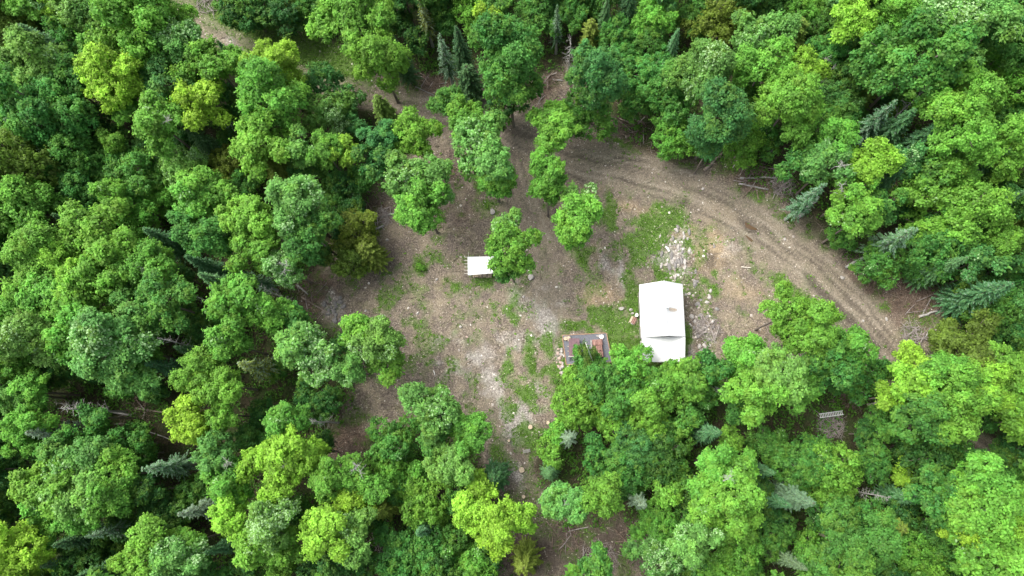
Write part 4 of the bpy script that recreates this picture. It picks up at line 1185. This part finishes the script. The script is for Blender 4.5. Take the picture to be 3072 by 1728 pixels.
def log(u0, v0, u1, v1, r, label, m='log', z0=0.0, z1=0.0, name='log', stubs=3):
    rng = random.Random(int(u0 * 7 + v0 * 3))
    a = P(u0, v0, z0 + r); b = P(u1, v1, z1 + r)
    pa = Vector((*a, zat(*a) + z0 + r * .8)); pb = Vector((*b, zat(*b) + z1 + r * .8))
    t = thing(name, (pa.x, pa.y, pa.z), label, 'log', 'logs and fallen trunks round the clearing')
    pts = [p - pa for p in spline((pa, pb), 5, r * .5, rng)]
    MB().tube(pts, [r, r * .97, r * .92, r * .86, r * .8, r * .7], 7).build('bark', M[m], t, True)
    d = (pts[-1] - pts[0]).normalized(); e = pts[0]
    MB().tube([e - d * .012, e + d * .03], [r * .96, r * .96], 7).build('cut_end', M['cutwood'], t)
    for k in range(stubs):
        q = pts[rng.randrange(1, 5)]; w = d.orthogonal(); w.rotate(Matrix.Rotation(rng.uniform(-1.3, 1.3), 3, d)); w = w if w.z > 0 else -w
        MB().tube([q, q + (w + d * .6).normalized() * rng.uniform(2, 5) * r], [r * .28, r * .12], 4).build('branch_stub', M[m], t)
    return t


LOGS = [
 (2114, 507, 2168, 458, .20, 'thick brown log sloping up into the trees beside the fork of the right-hand track', 'log'),
 (2102, 464, 2137, 476, .11, 'short grey log just left of the thick brown sloping log', 'dead'),
 (2197, 505, 2226, 458, .06, 'thin pale pole standing slanted right of the thick brown log', 'lumber'),
 (2220, 524, 2245, 470, .06, 'thin yellowish pole right of the first slanted pale pole', 'lumber'),
 (2294, 478, 2342, 416, .10, 'long pale trunk leaning up towards the right among the upper right trees', 'dead', 0, 2.5),
 (2220, 534, 2344, 532, .13, 'long level pale log in the reddish brush above the right track', 'dead'),
 (2216, 551, 2305, 569, .13, 'grey log sloping down to the right under the long level pale log', 'dead'),
 (2278, 499, 2354, 513, .07, 'thin brown log lying above the long level pale log', 'log'),
 (2392, 653, 2456, 590, .22, 'stout grey trunk slanting up to the right, beside the sparse spruce at the track', 'dead', 0, 2.0),
 (2537, 802, 2572, 782, .20, 'short stout grey trunk by the right edge of the track below the puddle', 'dead', 0, 1.2),
 (2754, 951, 2814, 930, .16, 'grey log pointing right at the right-hand end of the clearing', 'dead'),
 (2789, 1021, 2806, 988, .08, 'thin pale pole standing slanted above the olive cedar', 'lumber'),
 (2774, 1016, 2788, 984, .07, 'thin grey pole left of the slanted pale pole above the olive cedar', 'dead'),
 (2764, 1077, 2806, 1071, .16, 'grey log half hidden left of the olive cedar at the right', 'dead'),
 (2700, 1030, 2713, 1042, .13, 'short white log at the right side of the track end', 'birch'),
 (2607, 1117, 2617, 1094, .07, 'thin pale stick under the crown where the right track disappears', 'lumber'),
 (2617, 1139, 2620, 1098, .08, 'upright pale stick next to the thin stick at the track end', 'lumber'),
 (2603, 1215, 2638, 1204, .17, 'pale barkless log above the ladder brush heap', 'lumber'),
 (1616, 240, 1641, 245, .10, 'short log at the top of the clearing, left of two near the grey dead tree', 'dead'),
 (1657, 236, 1688, 241, .11, 'short log at the top of the clearing, right of two near the grey dead tree', 'dead'),
 (1856, 352, 1914, 378, .10, 'brown log on the brush heap right of the fork, lower of two', 'log'),
 (1877, 344, 1935, 368, .10, 'brown log on the brush heap right of the fork, upper of two', 'log'),
 (1245, 257, 1310, 287, .06, 'thin pale pole lying beside the upper track', 'dead'),
 (1239, 226, 1293, 231, .07, 'thin grey pole lying higher up above the upper track', 'dead'),
 (1119, 688, 1152, 676, .17, 'thick weathered log at the left edge of the clearing, lower of two', 'dead'),
 (1144, 651, 1206, 630, .14, 'long weathered log at the left edge of the clearing, upper of two', 'dead'),
 (1082, 622, 1123, 680, .06, 'thin dead stem slanting down to the weathered logs', 'dead', 1.5, 0),
 (903, 891, 1002, 949, .10, 'long brown log in the left gap beside grey rocks', 'log'),
 (890, 854, 923, 883, .12, 'short grey log above the long brown log in the left gap', 'dead'),
 (397, 1223, 513, 1241, .09, 'long thin trunk on the dark ground right of the fallen dead spruce', 'log'),
 (447, 1296, 518, 1320, .07, 'thin fallen pole below the long thin trunk in the lower left', 'dead'),
 (2, 1567, 19, 1455, .10, 'thin trunk lying upright along the lower left edge', 'dead'),
 (2224, 800, 2255, 803, .07, 'pale stick lying on the bare ground left of the right-hand track', 'lumber'),
 (1301, 1111, 1305, 1124, .06, 'small white stick alone on the bare lower clearing', 'birch'),
 (1735, 1690, 1778, 1664, .06, 'thin grey pole on the dark ground at the bottom of the path', 'dead'),
 (1985, 1552, 2010, 1535, .06, 'thin pale pole on the dark ground under the lower right trees', 'dead'),
]
for a in LOGS:
    log(*a)


def brush(u, v, rpx, label, m='twig', n=70, hgt=.8):
    x, y = P(u, v, .3); rad = rpx / 26.0; rng = random.Random(int(u * 3 + v)); g = zat(x, y)
    t = thing('brush_pile', (x, y, g), label, 'brush pile', 'brush piles along the clearing edge')
    def stick(mb, L_, r_, k):
        a = rng.uniform(0, 6.28); d = math.sqrt(rng.random()) * rad * .8; c = Vector((math.cos(a) * d, math.sin(a) * d, rng.uniform(.05, hgt) * (1 - .7 * d / rad)))
        b = rng.uniform(0, 6.28); w = Vector((math.cos(b), math.sin(b), rng.uniform(-.15, .35))) * L_
        p0, p2 = c - w * .5, c + w * .5; p0.z = max(p0.z, .02); p2.z = max(p2.z, .05)
        p1 = (p0 + p2) / 2 + Vector((rng.uniform(-.12, .12), rng.uniform(-.12, .12), .06))
        mb.tube([p0, p1, p2], [r_, r_ * .8, r_ * .35], k, False)
    for k in range(12):
        mb = MB(); stick(mb, rng.uniform(1.1, 2.4), rng.uniform(.035, .075), 5); mb.build('branch', M[m if k % 3 else 'greytwig'], t)
    mb = MB()
    for k in range(n * 2):
        stick(mb, rng.uniform(.4, 1.5), rng.uniform(.012, .026), 3)
    tw = mb.build('twigs', M[m], t); tw['kind'] = 'stuff'
    return t


for a in [(1290, 240, 46, 'brown brush pile beside the upper track, above the lone trees'), (1640, 246, 34, 'brush pile at the top of the clearing below the grey dead tree'),
          (1895, 385, 58, 'large brush pile with long logs right of the fork of the tracks'), (2262, 535, 66, 'reddish brush under the long level pale log', 'twig', 110, .5),
          (2350, 560, 46, 'grey-brown branches at the foot of the stout slanting trunk', 'greytwig'), (2620, 838, 55, 'brown brush below the half-dead spruce at the right track', 'twig', 70, .4),
          (2742, 905, 60, 'wide flat brush on the brown slope at the right end of the clearing', 'twig', 80, .4), (2740, 1000, 45, 'brush right of the track end, above the olive cedar', 'greytwig', 60, .5),
          (2560, 1180, 50, 'reddish brush pile above the ladder', 'twig', 100), (2498, 1275, 46, 'pale grey heap of branches just below the ladder', 'greytwig', 130, .55),
          (2645, 1330, 52, 'dark reddish-brown brush pile to the lower right of the ladder', 'twig', 110), (2125, 985, 46, 'grey roots and branches on the rubble right of the cabin', 'greytwig', 70, .4),
          (1150, 645, 34, 'brush with weathered logs at the left edge of the clearing', 'greytwig', 50, .5), (945, 875, 56, 'brown brush in the left gap beside the grey rocks', 'twig', 80, .4),
          (1130, 1655, 50, 'brush in the dark gap along the bottom edge', 'greytwig', 60, .5), (1800, 1685, 66, 'flat brush at the bottom end of the path', 'greytwig', 60, .3),
          (400, 1245, 70, 'brown brush on the dark ground by the fallen dead spruce', 'twig', 70, .4), (625, 8, 55, 'brush at the top edge by the grassy track', 'greytwig', 60, .6),
          (1610, 285, 30, 'small brush pile on the bare ground above the fork', 'twig', 40, .4), (1700, 1610, 60, 'low brush on the dark bare gap right of the lower path', 'twig', 70, .3), (1900, 1620, 50, 'low brush at the right end of the dark bare gap', 'twig', 60, .35), (1590, 1690, 45, 'low brush at the bottom edge left of the path', 'twig', 50, .3), (2600, 1130, 40, 'brush under the trees where the right track ends', 'twig', 50, .5)]:
    brush(*a)

# fallen dead spruce, lying with its bleached crown to the left
x, y = P(393, 1246, .4); x1, y1 = P(172, 1207, .6); ln_ = math.hypot(x1 - x, y1 - y)
t = thing('fallen_dead_tree', (x, y, zat(x, y) + .3), 'bleached dead spruce fallen on dark ground with its branches to the left', 'dead tree')
t.rotation_euler = (0, R(-84), math.atan2(y1 - y, x1 - x) + math.pi)
o = link('bare_branches', dead_mesh(990, 9.0, 1.5, 60, None, 3), t); o.scale = (1, 1, ln_ / 9); o = link('trunk', TRUNKD[0], t); o.scale = (.13, .13, ln_)

# ---- stones
STONES = [(1593, 831, .42, 'pale boulder beside the driveway right of the open shelter'), (1477, 634, .40, 'flat pale boulder above the lone tree by the shelter'), (1865, 925, .34, 'white boulder in the grass left of the cabin'),
          (1894, 929, .24, 'pale stone between the white boulder and the cabin wall'), (1898, 939, .20, 'pale stone just below another by the cabin wall'), (1162, 720, .24, 'grey stone near the left edge of the clearing'),
          (1692, 1068, .22, 'pale stone against the left timber of the yard'), (1688, 1100, .28, 'white stone at the lower left corner of the yard'), (1704, 1101, .24, 'tan stone right of the white corner stone of the yard'), (1645, 1268, .22, 'brownish stone on the lower clearing edge'),
          (2110, 565, .22, 'white stone in the middle of the right-hand track'), (2354, 717, .2, 'white stone on the track just below the puddle'), (2527, 832, .28, 'pale stone on the right verge of the track'), (2030, 690, .30, 'large white stone at the top of the rubble strip'),
          (2063, 716, .22, 'pale stone on the rubble strip left of the tan earth'), (2588, 963, .2, 'white stone on the track between the wheel ruts'), (2657, 958, .22, 'white stone on the right verge near the track end'), (1311, 839, .2, 'white stone below the left of the open shelter'),
          (1254, 940, .22, 'white stone alone on the left bare ground'), (1382, 981, .2, 'tan stone in the middle of the lower clearing'), (1402, 1011, .2, 'pinkish stone on the lower clearing'), (2138, 965, .32, 'pale boulder on the grey rubble right of the cabin'),
          (1096, 932, .2, 'pale stone on the soil at the left clearing edge'), (1571, 890, .18, 'small pale stone on the worn driveway end')]
for u, v, r_, lab in STONES:
    x, y = P(u, v); rock('boulder' if r_ > .3 else 'stone', x, y, zat(x, y), r_, lab, 'rock', M['stone'] if 'pink' not in lab else M['pinkstone'], .65)
rg = random.Random(77)
for k in range(46):       # pale ledge rock breaking through above the cabin
    u, v = rg.gauss(2020, 32), rg.gauss(785, 40)
    if 1921 < u < 2055 and v > 838:
        continue
    x, y = P(u, v); o = rock('ledge_rock', x, y, zat(x, y) - .05, rg.uniform(.15, .42), 'pale weathered rock of the rubble strip above the cabin roof', 'rock', M[rg.choice(['stone', 'stone', 'darkstone'])], .5, 'rocks of the rubble strip above the cabin')
    o.scale = (o.scale.x * .55, o.scale.y * 1.5, o.scale.z); o.rotation_euler.z = rg.uniform(-.35, .35)
for k in range(40):       # grey rubble right of the cabin
    u, v = rg.gauss(2105, 22), rg.gauss(960, 70)
    x, y = P(u, v); rock('rubble_rock', x, y, zat(x, y) - .03, rg.uniform(.16, .38), 'grey rock of the rubble to the right of the cabin', 'rock', M[rg.choice(['stone', 'darkstone', 'darkstone'])], .5, 'rocks of the rubble right of the cabin')
for k in range(24):       # pink stones along the left of the timber yard
    u, v = rg.gauss(1684, 6) - max(0, (k % 5) - 3) * 4, rg.uniform(1045, 1125)
    x, y = P(u, v); rock('edge_stone', x, y, zat(x, y), rg.uniform(.13, .24), 'pinkish stone in the loose row along the left side of the timber yard', 'rock', M['pinkstone'] if rg.random() < .7 else M['stone'], .7, 'stones along the left of the timber yard')
for k in range(14):
    u, v = rg.gauss(1000, 16), rg.gauss(918, 20)
    x, y = P(u, v); rock('grey_rock', x, y, zat(x, y), rg.uniform(.2, .42), 'grey rock of the cluster in the left gap beside the long brown log', 'rock', M['darkstone'], .6, 'grey rocks in the left gap')

# ---- stumps on the lower path
for u, v, r_, lab in ((1565, 1410, .32, 'white cut stump standing alone on the lower path'), (1591, 1281, .26, 'tan cut stump at the pale patch of the lower clearing'), (1644, 1268, .20, 'small tan stump right of the pale patch'),
                      (1571, 1490, .2, 'small pale stump lower down the path'), (1527, 1322, .16, 'small stump beside the narrow grassy neck of the path')):
    x, y = P(u, v); stump('tree_stump', x, y, zat(x, y), r_, .3, lab, 'cut stumps on the lower path')

# ---- slatted rack near the path
x, y = P(1580, 1353, .3); t = thing('slatted_rack', (x, y, zat(x, y)), 'small grey slatted rack standing in the grass by the lower path', 'rack', rz=R(12))
for k in range(7):
    MB().box((-.36 + k * .12, 0, .36), (.06, .34, .03)).build('slat', M['siding'], t)
for yy in (-.15, .15):
    MB().bar((-.4, yy, .32), (.4, yy, .32), .04, .05).build('rail', M['siding'], t)
for sx in (-.36, .36):
    for yy in (-.15, .15):
        MB().box((sx, yy, .15), (.04, .04, .3)).build('leg', M['siding'], t)

# ---- ladder on the brush heap
x, y = P(2491, 1243, .5); xa, ya = P(2456, 1248, .5); xb, yb = P(2527, 1238, .5); ln_ = math.hypot(xb - xa, yb - ya)
t = thing('ladder', (x, y, zat(x, y) + .85), 'aluminium ladder lying on the grey brush heap', 'ladder', rz=math.atan2(yb - ya, xb - xa))
for s in (-1, 1):
    MB().box((0, s * .21, 0), (ln_, .07, .09)).build('rail', M['alu'], t)
for k in range(14):
    xx = -ln_ / 2 + .12 + k * (ln_ - .24) / 13
    MB().tube([(xx, -.18, 0), (xx, .18, 0)], [.04, .04], 6).build('rung', M['alu'], t)

# ---- bucket, barrel, bent white pipe, sheeting, red logs by the wall
def pail(u, v, r_, h, m, name, label, cat):
    x, y = P(u, v, h); t = thing(name, (x, y, zat(x, y)), label, cat)
    MB().tube([(0, 0, 0), (0, 0, h * .98)], [r_ * .85, r_], 14).build('body', m, t, False)
    MB().tube([(0, 0, h * .94), (0, 0, h)], [r_ * 1.06, r_ * 1.06], 14).build('lid', m, t)
    pts = [(r_ * math.cos(a) * 1.02, .02, h * .9 + r_ * .9 * math.sin(a)) for a in np.linspace(0, math.pi, 8)]
    MB().tube(pts, [.012] * 8, 4).build('handle', M['alu'], t)


pail(1739, 1115, .2, .42, M['black'], 'bucket', 'black bucket on the grass below the timber yard', 'bucket')
pail(1911, 944, .19, .7, M['whitepaint'], 'white_drum', 'pale round drum standing against the cabin left wall', 'drum')
x, y = P(1901, 960, .15); t = thing('wood_pile', (x, y, zat(x, y)), 'small pile of reddish logs by the cabin left wall', 'firewood', rz=R(60))
for k in range(7):
    yy = (k % 4 - 1.5) * .2 + .1 * (k // 4); MB().tube([(-.4, yy, .09 + .16 * (k // 4)), (.4, yy + .03, .09 + .16 * (k // 4))], [.09, .08], 6).build('log', M['redwood'] if k % 3 else M['cutwood'], t)
x, y = P(1897, 969, .1); rock('stone', x, y, zat(x, y), .22, 'white stone below the reddish log pile at the cabin wall', 'rock', M['stone'])
a, b_, c_ = [Vector((*P(u, v, z), z)) for u, v, z in ((1997, 738, .35), (2004, 744, .32), (2008, 753, .12))]
g = zat(a.x, a.y); t = thing('bent_pipe', (a.x, a.y, g), 'white elbow pipe lying in the grass above the cabin', 'pipe')
MB().tube([(0, 0, .3), b_ - a + Vector((0, 0, .27))], [.12, .12], 10).build('pipe_section', M['whitepaint'], t)
MB().tube([b_ - a + Vector((-.03, .05, .27)), c_ - a + Vector((0, 0, .34))], [.13, .13], 10).build('pipe_section', M['whitepaint'], t)
MB().tube([b_ - a + Vector((-.08, .08, .27)), b_ - a + Vector((.02, -.05, .27))], [.15, .15], 10).build('pipe_elbow', M['whitepaint'], t)
x, y = P(2604, 1281, .3); rng = np.random.default_rng(8); n = 9
vs = [((i / n - .5) * 1.5, (j / n - .5) * 1.9, .25 + .35 * float(fbm(np.array([i * .5]), np.array([j * .5]), 9)[0])) for j in range(n + 1) for i in range(n + 1)]
fs = [(j * (n + 1) + i, j * (n + 1) + i + 1, (j + 1) * (n + 1) + i + 1, (j + 1) * (n + 1) + i) for j in range(n) for i in range(n)]
o = link('plastic_sheet', MB().add(vs, fs).mesh('plastic_sheet', M['plastic']), None, (x, y, zat(x, y))); o.rotation_euler = (0, 0, .4)
sol = o.modifiers.new('thickness', 'SOLIDIFY'); sol.thickness = .01
tag(o, 'crumpled pale blue sheeting on the brush to the right of the ladder', 'sheeting')

# ---- thin white birch over the yard
xb, yb = P(1808, 1166, 0); xt, yt = P(1757, 1028, 8.5); g = zat(xb, yb)
t = thing('birch_tree', (xb, yb, g), 'thin white-stemmed birch leaning over the timber-edged yard', 'tree')
top = Vector((xt - xb, yt - yb, 8.5 - g)); pts = [top * f + Vector((.25 * math.sin(f * 4), .15 * math.sin(f * 3 + 1), 0)) * f * (1 - f) for f in np.linspace(-.02, 1, 9)]
MB().tube(pts, list(np.linspace(.10, .035, 9)), 7).build('trunk', M['birch'], t, True)
bm_, lb_ = crown_broad(930, 2.0, .16, (.2, .36), 9, 1.2, (.3, .45), .32)
xc, yc = P(1762, 1064, 6.2); o = link('crown', bm_, t, (xc - xb, yc - yb, 6.2 - g)); o.color = (.07, .12, .028, .1); o.scale = (.40, .8, .7)

# ------------------------------------------------------------------ ground litter that nobody could count
rng = np.random.default_rng(21)
def scatter(n, x0=-66, x1=60, y0=-26, y1=62):
    return rng.uniform(x0, x1, n), rng.uniform(y0, y1, n)


# undergrowth of the forest floor
x, y = scatter(21000); c_ = covers(x, y); u, v = to_px(x, y)
dr = np.minimum(line_d(u, v, ROAD_UP)[0] / 90, line_d(u, v, ROAD_R)[0] / 80)
p = (1 - c_['clear']) * smooth(.28, .5, fbm(x / 4, y / 4, 401, 3)) * smooth(.8, 1.3, dr)
k = rng.random(len(x)) < p * .9; x, y = x[k], y[k]
m = 11; idx = np.repeat(np.arange(len(x)), m); q = len(idx)
hh = rng.uniform(.25, 1.3, len(x))[idx]; d = unit(q, rng)
z0 = zat_np(x, y)
pos = np.stack([x[idx] + d[:, 0] * .45, y[idx] + d[:, 1] * .45, z0[idx] + hh * rng.uniform(.3, 1, q)], 1)
tone = rng.uniform(.1, .75, len(x))[idx]
vv_, ff_, cl = leaf_quads(pos, nrm(d * .5 + np.array([0, 0, .8]) + unit(q, rng) * .4), rng.uniform(.2, .38, q), rng.uniform(.13, .24, q),
                          np.stack([np.clip(tone + rng.normal(0, .12, q), 0, 1), rng.uniform(0, .5, q), np.ones(q)], 1), rng)
o = link('undergrowth', mesh_np('undergrowth', vv_, ff_, M['leaf'], False, dict(leaf=cl))); o.color = (.065, .19, .026, 0)
tag(o, 'low leafy undergrowth covering the forest floor between the trunks', None, None, 'stuff')

# grass tufts
x, y = scatter(150000, -50, 45, -22, 58); c_ = covers(x, y)
k = rng.random(len(x)) < c_['grass'] * .85 * (.25 + .75 * c_['clear']) + .008 * c_['clear']; x, y = x[k], y[k]
m = 4; idx = np.repeat(np.arange(len(x)), m); q = len(idx); a = rng.uniform(0, 6.28, q); z0 = zat_np(x, y)[idx]
hgt = rng.uniform(.08, .30, len(x))[idx]
al = nrm(np.stack([np.cos(a), np.sin(a), np.full(q, .55)], 1)); bn = nrm(np.cross(al, np.array([0, 0, 1.0]))); nn = np.cross(bn, al)
pos = np.stack([x[idx], y[idx], z0], 1) + al * (hgt * .5)[:, None]
tone = np.clip(fbm(x / 1.5, y / 1.5, 501, 3) + rng.normal(0, .12, len(x)), 0, 1)[idx]
vv_, ff_, cl = leaf_quads(pos, nn, hgt, hgt * .34, np.stack([tone, np.clip(rng.normal(.25, .25, q), 0, 1), np.ones(q)], 1), rng, al)
o = link('grass', mesh_np('grass', vv_, ff_, M['leaf'], False, dict(leaf=cl))); o.color = (.085, .185, .026, 0)
tag(o, 'thin patchy grass tufts on the bare clearing', None, None, 'stuff')

# weeds: leafy rosettes here and there
x, y = scatter(9000, -40, 42, -20, 54); c_ = covers(x, y)
k = (c_['clear'] > .6) & (rng.random(len(x)) < (.012 + .10 * c_['grass']) * (1 - c_['road'])); x, y = x[k], y[k]
m = 7; idx = np.repeat(np.arange(len(x)), m); q = len(idx); a = rng.uniform(0, 6.28, q); rr = rng.uniform(.05, .2, q); z0 = zat_np(x, y)[idx]
pos = np.stack([x[idx] + np.cos(a) * rr, y[idx] + np.sin(a) * rr, z0 + rng.uniform(.05, .22, q)], 1)
vv_, ff_, cl = leaf_quads(pos, nrm(np.array([0, 0, 1.0]) + unit(q, rng) * .5), rng.uniform(.12, .24, q), rng.uniform(.08, .15, q),
                          np.stack([rng.uniform(.3, .9, q), rng.uniform(0, .6, q), np.ones(q)], 1), rng)
o = link('weeds', mesh_np('weeds', vv_, ff_, M['leaf'], False, dict(leaf=cl))); o.color = (.11, .25, .025, 0)
tag(o, 'low leafy weeds dotted over the clearing', None, None, 'stuff')

# pebbles
x, y = scatter(34000, -50, 48, -20, 56); c_ = covers(x, y)
rubk = c_['rub']
k = (c_['clear'] > .4) & (rng.random(len(x)) < .13 + .3 * c_['pale'] + .14 * c_['tan'] + .8 * c_['rub']); rubk = rubk[k]; x, y = x[k], y[k]; n = len(x)
base = np.array([(1, 0, 0), (.3, .95, 0), (-.8, .6, 0), (-.8, -.6, 0), (.3, -.95, 0), (0, 0, .7)], float)
tri = np.array([(0, 1, 5), (1, 2, 5), (2, 3, 5), (3, 4, 5), (4, 0, 5)])
s = np.exp(rng.normal(-2.55, .42, n)); s = np.clip(s * (1 + 0.8 * rubk), .03, .22); an = rng.uniform(0, 6.28, n); sy = rng.uniform(.6, 1, n)
bx = base[None] * np.stack([s, s * sy, s], 1)[:, None, :]; co, si = np.cos(an)[:, None], np.sin(an)[:, None]
vx = np.stack([bx[..., 0] * co - bx[..., 1] * si, bx[..., 0] * si + bx[..., 1] * co, bx[..., 2] - .01], -1) + np.stack([x, y, zat_np(x, y)], 1)[:, None, :]
tone = np.repeat(np.stack([rng.uniform(.25, 1, n)] * 3 + [np.ones(n)], 1), 6, 0)
pm = mat('pebble', (.5, .48, .45), .9); at = N_(pm, 'ShaderNodeAttribute', attribute_name='tone')
pm.node_tree.links.new(ramp(pm, at.outputs['Fac'], [(.2, (.13, .11, .095)), (.65, (.30, .27, .235)), (1, (.60, .57, .52))]), bsdf(pm).inputs['Base Color'])
o = link('pebbles', mesh_np('pebbles', vx.reshape(-1, 3), (tri[None] + (np.arange(n) * 6)[:, None, None]).reshape(-1, 3), pm, False, dict(tone=tone)))
tag(o, 'pale pebbles and wood chips strewn over the bare soil', None, None, 'stuff')

# sticks
x, y = scatter(34000, -50, 48, -20, 56); c_ = covers(x, y)
k = rng.random(len(x)) < (.09 + .3 * c_['rub'] + .45 * c_['duff'] + .3 * (c_['clear'] > .05) * (c_['clear'] < .85)) * (1 - .8 * c_['road']); x, y = x[k], y[k]; n = len(x)
z0 = zat_np(x, y); l = rng.uniform(.2, 1.1, n); a = rng.uniform(0, 6.28, n); r_ = rng.uniform(.012, .035, n); tl = rng.uniform(0, .25, n)
d = np.stack([np.cos(a) * l * .5, np.sin(a) * l * .5, np.zeros(n)], 1); sd_ = np.stack([-np.sin(a) * r_, np.cos(a) * r_, np.zeros(n)], 1); up = np.stack([0 * r_, 0 * r_, r_ * 1.6], 1)
c0 = np.stack([x, y, z0 + .02], 1); e = np.stack([0 * l, 0 * l, tl * l], 1)
vx = np.stack([c0 - d - sd_, c0 - d + sd_, c0 - d + up, c0 + d - sd_ * .6 + e, c0 + d + sd_ * .6 + e, c0 + d + up * .7 + e], 1).reshape(-1, 3)
qd = np.array([(0, 3, 5, 2), (2, 5, 4, 1), (0, 1, 4, 3)])
tone = np.repeat(np.stack([rng.uniform(0, .75, n)] * 3 + [np.ones(n)], 1), 6, 0)
sm_ = mat('fallen_stick', (.2, .17, .14), .9); at = N_(sm_, 'ShaderNodeAttribute', attribute_name='tone')
sm_.node_tree.links.new(ramp(sm_, at.outputs['Fac'], [(0, (.09, .065, .05)), (.5, (.26, .22, .18)), (1, (.5, .46, .40))]), bsdf(sm_).inputs['Base Color'])
o = link('sticks', mesh_np('sticks', vx, (qd[None] + (np.arange(n) * 6)[:, None, None]).reshape(-1, 4), sm_, False, dict(tone=tone)))
tag(o, 'fallen sticks and slash littering the clearing edges', None, None, 'stuff')
